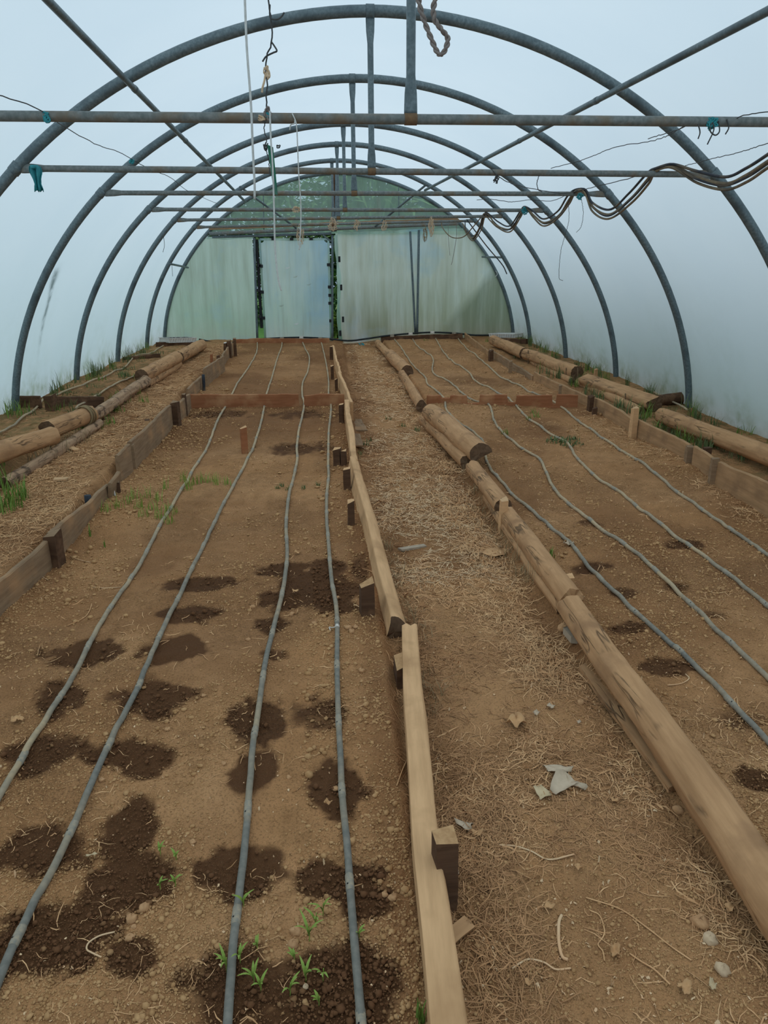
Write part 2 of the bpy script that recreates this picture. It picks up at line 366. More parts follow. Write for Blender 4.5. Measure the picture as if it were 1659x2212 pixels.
def plank(A, B, h0, h1, th, s, side=1, sink=.05, profile=None, warp=.006):
    """board on edge: local x along, face at y=0 seen, thickness to +y*side"""
    M, L = frame(A, B); ns = max(4, int(L/(.01 if profile else .06))); V = []
    for k in range(ns+1):
        u = k/ns; x = u*L; h = h0+(h1-h0)*u+.008*float(vnoise(x*5, 1, s))+.003*float(vnoise(x*22, 4, s))
        if profile: h = profile(x, h)
        w = warp*float(vnoise(x*1.8, 7, s)); t_ = th*(1+.12*float(vnoise(x*6, 9, s)))
        ex = 0
        if k in (0, ns): ex = .01*float(vnoise(k, 3, s))
        b_ = min(.006, th*.25)
        for (y, z) in ((0, -sink), (0, h-b_), (b_, h), (t_-b_, h), (t_, h-b_), (t_, -sink)):
            V.append((x+ex*(z > 0), (y+w)*side, z))
    c = 6; Fc = []
    for k in range(ns):
        for q in range(c):
            f = (k*c+q, k*c+(q+1) % c, (k+1)*c+(q+1) % c, (k+1)*c+q); Fc.append(f if side < 0 else f[::-1])
    e = [tuple(range(c)), tuple(range(ns*c, ns*c+c))[::-1]]
    Fc += e if side > 0 else [f[::-1] for f in e]
    return (V, Fc), M
def board(name, label, p0, p1, top0, top1, mat='board_grey', th=.028, side=1, cat='board', group=None, profile=None, sink=.05, lean=0.):
    A = P(*p0); B = P(*p1); SEED[0] += 13
    h0 = aty(p0[0], top0, A.y).z-A.z; h1 = aty(p1[0], top1, B.y).z-B.z
    vf, M = plank(A, B, h0, h1, th, SEED[0], side, sink, profile)
    if lean: M = M @ Matrix.Rotation(lean, 4, 'X')
    o = obj(name, vf, mat); o.matrix_world = M
    return tag(o, label, cat, group)
def stakevf(w, d, h, s, sink=.08, slant=.2, taper=1., n=7):
    V = []
    for k in range(n+1):
        u = k/n; z = -sink+(h+sink)*u
        for i, (a, b) in enumerate(((-1, -1), (1, -1), (1, 1), (-1, 1))):
            j = 1+.08*float(vnoise(z*14, i*3.3, s)); tp = taper+(1-taper)*u if taper != 1 else 1
            zz = z+(slant*w*(.5*a+.3*b)+.25*w*float(vnoise(i*1.7, 2, s)) if k == n else 0)
            V.append((a*w/2*j*tp, b*d/2*j*tp, zz))
    V.append((0, 0, h+.02*w)); t = len(V)-1
    Fc = [(k*4+q, k*4+(q+1) % 4, (k+1)*4+(q+1) % 4, (k+1)*4+q) for k in range(n) for q in range(4)]+[(n*4+q, n*4+(q+1) % 4, t) for q in range(4)]
    return V, Fc
def stake(label, pxc, ytop, ybot, wpx, mat='wood_dark', topmat=None, rz=None, lean=(0, 0), group=None, depth=1.0, taper=1., slant=.2, name='stake', cat='stake'):
    SEED[0] += 11; b = P(pxc, ybot); dist = (b-Vector(CAMP)).length; w = wpx*dist/F
    h = max(.02, aty(pxc, ytop, b.y).z-b.z)
    rz = random.uniform(-.3, .3) if rz is None else rz
    root = empty(name, b); root.rotation_euler = (lean[0], lean[1], rz); tag(root, label, cat, group)
    V, Fc = stakevf(w, w*depth, h, SEED[0], slant=slant, taper=taper)
    body = obj('post', (V, Fc[:-4]), mat, root)
    obj('top', (V[-5:], [(0, 1, 4), (1, 2, 4), (2, 3, 4), (3, 0, 4)]), topmat or mat, root)
    return root
def rod(label, pxc, ytop, ybot, r=.006, mat='rust', name='metal_peg', cat='peg', group=None, lean=0):
    b = P(pxc, ybot); t = aty(pxc+lean, ytop, b.y); b.z -= .08
    m = b.lerp(t, .5)+Vector((.004, 0, 0))
    o = obj(name, tube(spline([b, m, t], 6), r, 6), mat, None, True); return tag(o, label, cat, group)
def blades(n, h, spread, s, width=.004, droop=.6, segs=3):
    R = random.Random(s); V = []; Fc = []
    for k in range(n):
        a = R.uniform(0, 6.283); rr = spread*math.sqrt(R.random()); bx, by = rr*math.cos(a), rr*math.sin(a)
        d = R.uniform(0, 6.283); hh = h*R.uniform(.45, 1.0); lean = R.uniform(.1, droop); w = width*R.uniform(.7, 1.3)
        o = len(V)
        for q in range(segs+1):
            u = q/segs; off = lean*hh*u*u; z = hh*(u-.35*lean*u*u)
            ww = w*(1-u)**.7 if q < segs else .0003
            cx, cy = bx+off*math.cos(d), by+off*math.sin(d)
            V += [(cx-ww*math.sin(d), cy+ww*math.cos(d), z-.01*(q == 0)), (cx+ww*math.sin(d), cy-ww*math.cos(d), z-.01*(q == 0))]
            if q: Fc.append((o+2*q-2, o+2*q-1, o+2*q+1, o+2*q))
    return V, Fc
def tuft(p, n, h, spread, label, mat='grass', name='grass_tuft', group=None, width=.004, droop=.6):
    SEED[0] += 3; o = obj(name, blades(n, h, spread, SEED[0], width, droop), mat); o.location = (p.x, p.y, T(p.x, p.y)-.002)
    return tag(o, label, 'grass', group)

# ================================================================== STRUCTURE: ground
def ell(px, py, rx, ry, k=1.):
    c = P(px, py); e = P(px+rx, py); n = P(px, py-ry); s = P(px, py+ry)
    return (c.x, (n.y+s.y)/2, max(abs(e.x-c.x), .02), max((n.y-s.y)/2, .02), k)
WET = [ell(*a) for a in ((440, 1265, 75, 17), (415, 1332, 72, 22), (185, 1415, 78, 30), (375, 1412, 78, 30), (130, 1515, 66, 36), (330, 1510, 92, 40), (90, 1640, 75, 42, .8), (270, 1635, 105, 38), (600, 1230, 55, 16), (680, 1275, 115, 45), (590, 1288, 45, 20), (715, 1225, 40, 22, .9), (580, 1352, 44, 20, .8), (590, 1418, 40, 16, .6), (550, 1560, 72, 46), (690, 1545, 70, 40, .62), (540, 1670, 50, 40, .9), (722, 1700, 78, 62, .95), (280, 1800, 90, 60), (290, 1900, 110, 80), (90, 1840, 130, 55, .85), (505, 1870, 112, 58), (745, 1900, 95, 55), (790, 1945, 70, 50), (90, 2050, 160, 95), (270, 2060, 60, 50, .8), (500, 2150, 130, 95), (650, 2110, 120, 55, .75), (780, 2140, 105, 105), (620, 2200, 160, 40, .85),
    (1275, 1226, 52, 14, .75), (1345, 1284, 30, 12, .6), (1460, 1270, 32, 12, .6), (1500, 1174, 26, 9, .8), (1478, 1178, 40, 11, .7), (1365, 1357, 40, 13, .6), (1440, 1448, 62, 20, .7), (1540, 1330, 30, 14, .5), (1282, 1137, 34, 9, .6), (1640, 1690, 60, 30, .75), (1600, 1560, 60, 30, .4),
    (470, 895, 70, 12, .62), (650, 893, 80, 10, .55), (650, 965, 90, 14, .6), (780, 1230, 25, 40, .6))]
def wetness(x, y):
    w = np.zeros_like(x); nz = .34*vnoise(x*8, y*7, 51)+.22*vnoise(x*21, y*19, 53)+.12*vnoise(x*55, y*50, 54)
    for cx, cy, rx, ry, k in WET:
        d = np.sqrt(((x-cx)/rx)**2+((y-cy)/ry)**2)+nz
        w = np.maximum(w, k*(1-ss(.55, 1.25, d)))
    return w
def ground_xy():
    ys = list(np.arange(-2.4, .85, .13)); y = .9
    while y < 14.15: ys.append(y); y += max(.0066, .0058*y)
    ys += [14.2, 14.3]; ys = np.array(ys); nu = 520; u = np.linspace(-1, 1, nu)
    X = np.zeros((len(ys), nu))
    for k, y in enumerate(ys):
        yy = max(y, .9); c = CAMP[0]+.07*yy; w = .62*yy+.35; lo, hi = max(c-w, -3.45), min(c+w, 3.45)
        k1 = .86; m = np.interp(u, [-1, -k1, k1, 1], [-3.5, lo, hi, 3.5]); X[k] = m
    return X, np.repeat(ys[:, None], nu, 1)
X, Yg = ground_xy(); nr, nc = X.shape
Zg = terrain(X, Yg)
idx = np.arange(nr*nc).reshape(nr, nc)
Q = np.stack([idx[:-1, :-1], idx[:-1, 1:], idx[1:, 1:], idx[1:, :-1]], -1).reshape(-1, 4)
fx, fy = X.ravel(), Yg.ravel()
wet = wetness(fx, fy); Zf = Zg.ravel()-.006*wet
path = ss(-.02, .05, fx-bC1(fy))*(1-ss(-.05, .02, fx-bC2(fy)))+ss(-.03, .03, fx-bL2(fy))*(1-ss(-.03, .03, fx-bL1(fy)))
edge = np.exp(-((fx-bC1(fy)+.06)/.07)**2)+np.exp(-((fx-bC1(fy)-.13)/.07)**2)*.8+np.exp(-((fx-bC2(fy)+.1)/.08)**2)*.5+.6*ss(7.3, 7.6, fy)*(1-ss(8.2, 9, fy))*(fx < 0)*(fx > -1.9)  # strips of darker soil along the rails and logs
dark_soil = np.clip(edge*.75+.6*ss(.0, .6, fbm(fx*1.3, fy*1.1, 3, 77))+.12*ss(.1, .4, fx-bC2(fy))*(1-ss(2.3, 2.5, fx))+.35*ss(4.5, 7.5, fy)*(fx < 0)*(fx > -1.95)+.3*ss(.0, .7, fbm(fx*3, fy*3, 3, 79))+.8*np.exp(-((fy-7.0)/.7)**2)*(fx < 0)*(fx > -1.95), 0, 1)*.85
green = ss(2.55, 2.8, fx)+(1-ss(-2.75, -2.6, fx))+.5*ss(.1, .6, vnoise(fx*1.1, fy*.7, 80))*ss(2.4, 2.5, fx)
floor = bigmesh('floor', np.stack([fx, fy, Zf], 1), Q, 'soil', dict(wet=wet, straw=path, broad=.5+.22*fbm(fx*2.2, fy*2.2, 3, 301), lumpy=.5+.17*fbm(fx*22, fy*22, 4, 305), coarse=.12+.88*ss(-.4, .5, fbm(fx*3.1, fy*3.1, 2, 311)), dark_soil=dark_soil, green=np.clip(green, 0, 1)))
tag(floor, kind='structure')
lawn = obj('lawn', ([(-30, -20, -.06), (-3.6, -20, -.06), (-3.6, 40, -.0), (-30, 40, -.0), (3.6, -20, -.06), (30, -20, -.06), (30, 40, 0), (3.6, 40, 0), (-3.6, 14.25, .02), (3.6, 14.25, .02)], [(0, 1, 2, 3), (4, 5, 6, 7), (8, 9, 7, 2)]), 'lawn'); tag(lawn, kind='structure')

# ================================================================== STRUCTURE: film cover
HA, HB, HN, HZ = 3.2607, 3.0637, 1.928, -.0997
def arch(a, b, n, phi):     # phi 0 right .. pi left
    c, s = np.cos(phi), np.sin(phi)
    return np.sign(c)*a*np.abs(c)**(2/n), HZ+b*np.abs(s)**(2/n)
YH = [3.298, 5.120, 6.944, 8.881, 10.698, 12.505, 14.013]
DXAB = [(0, 3.275, 3.06), (-.001, 3.281, 3.056), (.005, 3.251, 3.073), (-.001, 3.28, 3.04), (-.014, 3.249, 3.078), (-.021, 3.226, 3.09), (.023, 3.274, 3.064)]
RH = .033
ys = np.unique(np.r_[np.arange(-2.4, 6.4, .12), np.arange(6.4, 8.4, .03), np.arange(8.4, 14.0, .12), YH, 14.05]); ph = np.linspace(-.02, math.pi+.02, 150)
allY = np.r_[-2.2, -.35, 1.48, YH]; 
PH, YY = np.meshgrid(ph, ys)
dxa = np.interp(YY, YH, [d[0] for d in DXAB]); aa = np.interp(YY, YH, [d[1] for d in DXAB])+RH+.004; bb = np.interp(YY, YH, [d[2] for d in DXAB])+RH+.004
near = np.min(np.abs(YY[..., None]-allY), -1); sag = .018*ss(0, .9, near)
cx_, cz_ = arch(1, 1, HN, PH)
XX = dxa+cx_*(aa-sag)+.004*fbm(YY*1.5, PH*3, 3, 61); ZZ = HZ+(cz_-HZ)*(bb-sag)
XX = np.where(PH < 0, aa+dxa, np.where(PH > math.pi, -aa+dxa, XX)); ZZ = np.where((PH < 0) | (PH > math.pi), -.25, ZZ)
gr_ = terrain(np.clip(XX, -3.3, 3.3), YY, False)
hgt = ZZ-gr_
dirt = np.clip(1-hgt/.28+.55*fbm(YY*3.1, hgt*2.5, 3, 66), 0, 1)*ss(.55, .0, hgt)*.85+.10*ss(1.5, .2, hgt)*ss(.0, .5, fbm(YY*1.1, hgt*1.2, 3, 68))
# mould streak on the left sheet, between the two nearest legs
def film_hit(px, py):
    d = ray(px, py); t = np.linspace(3, 16, 4000); p_ = CAMP[None]+t[:, None]*d[None]
    f_ = (np.abs(p_[:, 0]/(HA+RH))**HN+np.abs(np.clip((p_[:, 2]-HZ)/(HB+RH), 0, 9))**HN); return p_[np.argmax(f_ > 1)]
sk = np.array([film_hit(*q) for q in ((80, 770), (90, 710), (100, 660), (112, 610), (118, 590))]); sk = sk[np.argsort(sk[:, 2])]
sy = np.interp(ZZ, sk[:, 2], sk[:, 1])
mould = np.exp(-((YY-sy-.025*vnoise(ZZ*9, 0*ZZ, 5))/(.035+.035*ss(sk[2, 2], sk[4, 2], ZZ)))**2)*ss(sk[0, 2]-.15, sk[2, 2], ZZ)*(1-ss(sk[4, 2]-.02, sk[4, 2]+.08, ZZ))*(XX < 0)
nr2, nc2 = XX.shape; ii = np.arange(nr2*nc2).reshape(nr2, nc2)
Q2 = np.stack([ii[:-1, :-1], ii[1:, :-1], ii[1:, 1:], ii[:-1, 1:]], -1).reshape(-1, 4)
cover = bigmesh('ceiling', np.stack([XX.ravel(), YY.ravel(), ZZ.ravel()], 1), Q2, 'film', dict(dirt=dirt.ravel(), mould=mould.ravel())); tag(cover, kind='structure')
def gable(y, z_lo, z_hi, x_lo=None, x_hi=None, inset=0., n=60, m=30, wr=.008, s=0, skew=None):
    """sheet filling the arch between two heights; x limits optional (numbers or functions of z)"""
    zs = np.linspace(z_lo, z_hi, n); V = []; a, b = HA+.013, HB
    for z in zs:
        q = min(max((z-HZ)/b, 0), 1); hx = a*(max(1-q**HN, 0))**(1/HN)-inset
        l = -hx+.02 if x_lo is None else max(x_lo(z) if callable(x_lo) else x_lo, -hx+.02)
        h = hx+.02 if x_hi is None else min(x_hi(z) if callable(x_hi) else x_hi, hx+.02)
        for k in range(m):
            x = l+(h-l)*k/(m-1); zz = z+(skew(x) if skew and abs(z-z_hi) < 1e-6 else 0)
            V.append((x, y+wr*float(fbm(x*2.2, z*1.1, 3, s)), zz))
    Fc = [(i*m+k, i*m+k+1, (i+1)*m+k+1, (i+1)*m+k) for i in range(n-1) for k in range(m-1)]
    return V, Fc
front = obj('wall_front', gable(-2.4, -.1, HZ+HB, s=1), 'film', None, True); tag(front, kind='structure')

# ================================================================== frame hoops
def strut(p0, p1, r, flat_dir, f0=True, f1=True, sides=12, fl=.14):
    p0, p1 = Vector(p0), Vector(p1); L = (p1-p0).length; s = [0, .02, fl*.55, fl]+list(np.linspace(fl, L-fl, 6)[1:-1])+[L-fl, L-fl*.55, L-.02, L]
    pts = [p0+(p1-p0)*(k/L) for k in s]; prof = []
    for k in s:
        e = min(k if f0 else 9, (L-k) if f1 else 9); q = 1-float(ss(fl*.35, fl, e)); prof.append((1+.45*q, 1-.62*q))
    return tube(pts, r, sides, True, flat_dir, prof)
BARZ = [(2.078, 2.085), (2.086, 2.066), (2.09, 2.088), (2.074, 2.064), (2.05, 2.095), (2.03, 2.118)]
KX = [aty(887, 150, YH[0]).x, aty(801, 200, YH[1]).x, aty(763, 300, YH[2]).x, aty(743, 350, YH[3]).x, aty(729, 380, YH[4]).x, aty(718, 400, YH[5]).x]
NAMES = ['nearest frame hoop, only its crossbar and hanging king post in view', 'steel frame hoop second from the camera, arch reaching top of photo', 'steel frame hoop third from the camera, with nearest legs visible at ground', 'steel frame hoop fourth from the camera', 'steel frame hoop fifth from the camera', 'steel frame hoop with bluish arch just before the end wall']
def ring(c, axis, r, w, sides=14):
    c = Vector(c); a = Vector(axis).normalized(); return tube([c-a*w/2, c+a*w/2], r, sides)
for i in range(6):
    dx, a, b = DXAB[i]; y = YH[i]
    root = empty('frame_hoop', (dx, y, 0), NAMES[i], 'hoop', 'hoops of the tunnel frame')
    p = np.linspace(-.03, math.pi+.03, 90); ax, az = arch(a, b, HN, np.clip(p, 0, math.pi)); az = np.where((p < 0) | (p > math.pi), -.3, az)
    obj('arch', tube(np.stack([ax, 0*ax, az], 1), RH, 14, True, (0, 1, 0)), 'steel', root, True)
    zl, zr = BARZ[i]; yb = -.01
    xe = lambda z: a*(1-((z-HZ)/b)**HN)**(1/HN)
    L_ = Vector((-xe(zl)+.035, yb, zl)); R_ = Vector((xe(zr)-.035, yb, zr))
    bar = obj('crossbar', strut(L_, R_, .0195, (0, 0, 1)), 'rusty_steel', root, True)
    for e, zz, sg in ((L_, zl, -1), (R_, zr, 1)):
        u = 1-((zz-HZ)/b)**HN; tang = Vector((sg*-.72, 0, .70)) 
        obj('clamp', ring((sg*xe(zz), 0, zz), tang, RH+.004, .06), 'steel', bar, True)
    kx = KX[i]-dx; zt = HZ+b*(1-abs(kx/a)**HN)**(1/HN)-.03; zb = zl+(zr-zl)*.5+.015
    kp = obj('king_post', strut((kx, 0, zt), (kx, yb, zb), .0185, (1, 0, 0)), 'steel', root, True)
    obj('clamp', ring((kx, yb, zb-.015), (1, 0, 0), .0225, .05), 'rust', kp, True)
    obj('clamp', ring((kx, 0, zt+.03), (1, 0, 0), RH+.004, .05), 'steel', kp, True)
dx, a, b = DXAB[6]
root = empty('frame_hoop', (dx, YH[6], 0), 'steel frame hoop carrying the dirty plastic end wall', 'hoop', 'hoops of the tunnel frame')
p = np.linspace(-.03, math.pi+.03, 90); ax, az = arch(a, b, HN, np.clip(p, 0, math.pi)); az = np.where((p < 0) | (p > math.pi), -.3, az)
obj('arch', tube(np.stack([ax, 0*ax, az], 1), RH, 14, True, (0, 1, 0)), 'steel', root, True)
# purlins and end braces
def pipe(name, label, cat, a_, b_, r, mat='steel', n=12):
    return tag(obj(name, tube(spline([a_, b_], n), r, 12), mat, None, True), label, cat)
def purlin(label, q1, q2):
    a_, b_ = aty(*q1), aty(*q2); d = (b_-a_)/(b_.y-a_.y); s_ = a_-d*(a_.y+2.2)
    root = empty('purlin', s_, label, 'pipe', 'purlins along the tunnel')
    obj('pipe', tube(spline([(0, 0, 0), b_-s_], 12), .019, 12), 'steel', root, True)
    for k in (1, 2): 
        c = s_+d*(YH[k]+.12+2.2)-s_; obj('joint_sleeve', ring(c, d, .0215, .05), 'steel', root, True)
purlin('long steel purlin pipe running along the left of the roof', (277, 178, 5.07), (530, 436, 12.5))
purlin('long steel purlin pipe running along the right of the roof', (1310, 206, 5.07), (918, 411, 12.5))
pipe('end_brace', 'diagonal steel brace left of the gable near end wall', 'pipe', aty(518, 403, 12.47), aty(639, 492, 13.9), .017)
pipe('end_brace', 'diagonal steel brace right of the gable near end wall', 'pipe', aty(923, 397, 12.47), aty(810, 490, 13.9), .017)
pipe('side_rail', 'short galvanised side rail joining last hoops at left', 'pipe', aty(368, 570, 12.47), aty(406, 578, 13.97), .017)
pipe('side_rail', 'short galvanised side rail joining last hoops at right', 'pipe', aty(1088, 556, 12.47), aty(1042, 555, 13.97), .017)

# ================================================================== end wall
YE = 14.0
ex = lambda px, py=620: aty(px, py, YE).x
ez = lambda py, px=700: aty(px, py, YE).z
back = empty('wall_back', (0, 0, 0), kind='structure')
obj('gable_sheet', gable(YE+.03, ez(505), HZ+DXAB[6][2], s=3), 'film_gable', back, True)
obj('side_sheet', gable(YE+.02, -.05, ez(513, 500), None, ex(551), s=4, m=24, wr=.012), 'film_panel', back, True)
# rolled film edge along the top of the side sheet
zt = ez(514, 500)
obj('film_hem', tube([(x, YE-.005+.01*vnoise(x*6, 0), zt+.012*vnoise(x*5, 2)) for x in np.linspace(ex(447, 514), ex(548, 514), 20)], .018, 8), 'film_panel', back, True)
# right loose sheet with a curled free edge
xl = lambda z: ex(729, 620)+.022*vnoise(z*1.7, 0, 8)+.03*(1.2-z)*.8
def rsheet():
    zt = ez(503, 800); V, Fc = gable(YE+.0, .06, zt, xl, None, s=6, m=40, wr=.02, skew=lambda x: .05*ss(.2, 2.2, x))
    return V, Fc
obj('loose_sheet', rsheet(), 'film_rpanel', back, True)
zz_ = np.linspace(.1, ez(508, 730), 26)
obj('film_hem', tube([(xl(z)+.01, YE-.03+.012*vnoise(z*5, 3), z) for z in zz_], .03+.012*vnoise(zz_*4, zz_*0+1, 2), 8), 'film_panel', back, True)
obj('film_hem', tube([(x, YE-.02+.01*vnoise(x*5, 3), ez(503, 800)+.05*float(ss(.2, 2.2, x))+.012*vnoise(x*4, 1)) for x in np.linspace(ex(730, 505), ex(1000, 495), 40)], .022, 8), 'film_panel', back, True)
def bpipe(nm, q0, q1, r, mat='steel', y0=YE-.05, y1=None):
    return obj(nm, tube(spline([aty(*q0, y0), aty(*q1, y1 or y0)], 10), r, 10), mat, back, True)
bpipe('header_pipe', (452, 505), (990, 483), .03, 'rusty_steel', YE-.09)
bpipe('header_pipe', (458, 512), (716, 505), .022, 'steel', YE-.06)
hb = plank(aty(452, 497, YE-.04), aty(992, 476, YE-.04), .05, .05, .04, 5, 1, 0)
hbo = obj('header_board', hb[0], 'board_grey', back); hbo.matrix_local = hb[1]
bpipe('wall_post', (549, 514), (556, 737), .022, 'steel', YE-.04)
bpipe('wall_post', (718, 508), (718, 740), .021, 'steel', YE-.06)
bpipe('wall_post', (886, 500), (897, 722), .02, 'steel', YE-.05)
bpipe('wall_post', (905, 497), (901, 722), .022, 'steel', YE-.06)
bpipe('gable_post', (721, 377), (719, 500), .03, 'wood_dark', YE-.03); bpipe('gable_post', (726, 377), (725, 500), .02, 'steel', YE-.05)
bpipe('gable_post', (569, 420), (570, 497), .008, 'steel', YE); bpipe('gable_post', (861, 400), (862, 470), .008, 'steel', YE)
bpipe('corner_brace', (697, 507), (718, 524), .014, 'steel', YE-.06)
# door
door = empty('door_1', (ex(640, 735), YE-.02, 0), kind='structure')
def dl(v): return Vector(v)-Vector((ex(640, 735), YE-.02, 0))
dx0, dx1 = ex(567), ex(712); dz0, dz1 = .10, ez(517, 640)
def dsheet():
    n, m = 34, 22; V = []
    for i in range(n):
        for k in range(m):
            u, v = k/(m-1), i/(n-1); x = dx0+(dx1-dx0)*u; z = dz0+(dz1-dz0)*v
            cor = .05*max(0, abs(u-.5)*2-.85)/.15*max(0, abs(v-.5)*2-.93)/.07
            V.append(dl((x-cor*(1 if u > .5 else -1), YE-.02+.014*fbm(x*2.5, z*1.3, 3, 90), z-cor*(1 if v > .5 else -1))))
    return V, [(i*m+k, i*m+k+1, (i+1)*m+k+1, (i+1)*m+k) for i in range(n-1) for k in range(m-1)]
obj('door_film', dsheet(), 'film_door', door, True)
for a_, b_ in (((dx0, dz0), (dx0, dz1)), ((dx1, dz0), (dx1, dz1)), ((dx0, dz1), (dx1, dz1)), ((dx0, dz0), (dx1, dz0))):
    obj('door_frame', tube(spline([dl((a_[0], YE-.035, a_[1])), dl((b_[0], YE-.035, b_[1]))], 6), .019, 10), 'film_panel', door, True)
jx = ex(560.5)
obj('gap_shade_strip', boxv(*[v for v in (jx-.028-ex(640, 735), jx+.022-ex(640, 735), .01, .03, .35, dz1)]), 'clip_black', door)  # black strip painting the dark of the open gap beside the door
for px, py in ((559, 573), (564, 575), (559, 627), (566, 631), (562, 684), (569, 687), (710, 572), (712, 620), (713, 638), (713, 655), (715, 693)):
    q = dl(aty(px, py, YE-.05)); obj('clip', boxv(q.x-.032, q.x+.032, -.045, .0, q.z-.026, q.z+.026), 'clip_black', door)
for px in (590, 630, 672): q = dl(aty(px, 516, YE-.05)); obj('clip', boxv(q.x-.03, q.x+.03, -.045, .0, q.z-.022, q.z+.022), 'clip_black', door)
for px, py in ((733, 560), (737, 621), (741, 690), (735, 720)):
    q = aty(px, py, YE-.06); obj('clip', boxv(q.x-.02, q.x+.02, q.y-.01, q.y+.03, q.z-.05, q.z+.05), 'clip_black', back)
for px, py in ((621, 578), (640, 699), (608, 660), (638, 597), (667, 614)):
    q = dl(aty(px, py, YE-.045)); w_ = .05
    obj('tear_flap', ([(q.x-w_, -.012, q.z-.01), (q.x+w_, -.02, q.z+.015), (q.x+w_*.3, -.04, q.z-.02), (q.x-w_*.3, -.03, q.z-.022)], [(0, 1, 2, 3)]), 'cord_white' if py in (578, 699) else 'film_rpanel', door)

# ================================================================== outdoors beyond the end wall
def shrub(label, x, y, h, w, s, mat, n=2600, ll=.5, group='shrubs beyond the end wall'):
    R = np.random.default_rng(s); root = empty('shrub', (x, y, 0), label, 'shrub', group)
    a = R.uniform(0, 6.283, n); rr = w*np.sqrt(R.random(n)); z = h*R.random(n)**.75
    k = np.sqrt(np.clip(1-(z/h)**2.2, .05, 1)); c = np.stack([rr*k*np.cos(a), .6*rr*k*np.sin(a), z], 1)
    d = np.stack([np.cos(a)+R.normal(0, .6, n), np.sin(a)+R.normal(0, .6, n), R.normal(.1, .6, n)], 1); d /= np.linalg.norm(d, axis=1)[:, None]
    sd = np.cross(d, np.array([0, 0, 1.])+R.normal(0, .4, (n, 3))); sd /= np.linalg.norm(sd, axis=1)[:, None]
    L = ll*R.uniform(.5, 1.2, n)[:, None]; wd_ = .045*R.uniform(.6, 1.3, n)[:, None]
    V = np.stack([c, c+d*L*.5+sd*wd_, c+d*L+np.array([0, 0, -.1])*L, c+d*L*.5-sd*wd_], 1).reshape(-1, 3)
    Fq = np.arange(n*4).reshape(-1, 4); o = bigmesh('foliage', V, Fq, mat, smooth=False); o.parent = root; o['kind'] = 'stuff'
    obj('stem', tube(spline([(0, 0, -.1), (.1, 0, h*.4), (-.05, 0, h*.8)], 8), .05, 8), 'bark', root, True)
shrub('tall dark green shrub seen through gable film at left', -2.6, 19.6, 4.3, 2.2, 1, 'hedge_leaf', 5000)
shrub('yellow-green shrub seen through gable film left of middle', -.9, 18.6, 3.7, 1.1, 2, 'hedge_pale', 1200, .3)
shrub('spiky palm-leaved shrub seen through gable film right of middle', 1.3, 19.6, 4.4, 2.1, 3, 'hedge_leaf', 5000, .7)
shrub('pale blade-leaved shrub among the palm leaves behind gable film', 1.1, 18.2, 3.6, 1.6, 4, 'hedge_pale', 420, .6)
shrub('dark shrub behind the right end of the gable film', 4.0, 19.8, 4.2, 2.0, 5, 'hedge_leaf', 4000)
shrub('low bright green weeds outside gap beside the door', .2, 14.75, .55, .5, 6, 'grass', 700, .25)

for k, (yy_, xx_) in enumerate(((1.5, 6.0), (4.5, 6.3), (7.5, 5.9), (10.5, 6.2), (13.5, 6.0))):  # unseen shrubs, added to dim the lower right of the cover
    shrub('unseen dark shrub added to dim the right plastic sheet, '+('first', 'second', 'third', 'fourth', 'fifth')[k]+' from front', xx_, yy_, 3.0, 1.7, 20+k, 'hedge_leaf', 2600, .6, 'unseen shrubs added to dim the right sheet')

# ================================================================== drip hoses
def ringmesh():
    V, Fc = tube([(-.03, 0, 0), (-.024, 0, 0), (.024, 0, 0), (.03, 0, 0)], [.0105, .0119, .0119, .0105], 10, True)
    return V, Fc
DRIPM = HOLEM = None
def hose(label, pts, r=.0105, mat='hose', drip=True, group='drip hoses in the beds', ext=None, dz=0., endy=8.5, step=.36):
    global DRIPM, HOLEM
    w = [P(px, py, r) for px, py in pts]
    if ext: w = [Vector(ext)]+w
    n = max(40, int(sum((w[k+1]-w[k]).length for k in range(len(w)-1))/.035))
    c = spline([(p.x, p.y, 0) for p in w], n)
    c[:, 2] = terrain(c[:, 0], c[:, 1])+r*.85+dz
    k = np.array([.2, .6, .2])
    for _ in range(3): c[1:-1, 2] = c[:-2, 2]*k[0]+c[1:-1, 2]*k[1]+c[2:, 2]*k[2]
    root = empty('drip_hose', c[0], label, 'hose', group)
    obj('hose_tube', tube(c-c[0], r, 10), mat, root, True)
    if drip:
        if DRIPM is None:
            DRIPM = bpy.data.meshes.new('dripper'); V, Fc = ringmesh(); DRIPM.from_pydata(V, [], Fc); DRIPM.materials.append(MATS['dripper'])
            DRIPM.polygons.foreach_set('use_smooth', [True]*len(DRIPM.polygons))
        s = np.r_[0, np.cumsum(np.linalg.norm(np.diff(c, axis=0), axis=1))]; d = .12+random.random()*.2
        while d < s[-1]-.05:
            j = int(np.searchsorted(s, d)); j = min(max(j, 1), len(c)-2)
            if c[j][1] < endy:
                M, L = frame(c[j]-c[0], c[j+1]-c[0]); o = obj('dripper', DRIPM, None, root); o.matrix_local = M
                if c[j][1] < 3.2:
                    if HOLEM is None: HOLEM = obj('outlet_hole', tube([(.012, -.0058, .0100), (.012, -.0064, .0108)], .0026, 6), 'clip_black', o).data
                    else: obj('outlet_hole', HOLEM, None, o)
            d += step
    return c
hA = [(556, 734), (555, 756), (546, 778), (521, 816), (480, 888), (453, 950), (427, 1000), (337, 1148), (290, 1233), (236, 1317), (189, 1405), (125, 1520), (74, 1600), (40, 1657), (0, 1721), (-60, 1830), (-330, 2330)]
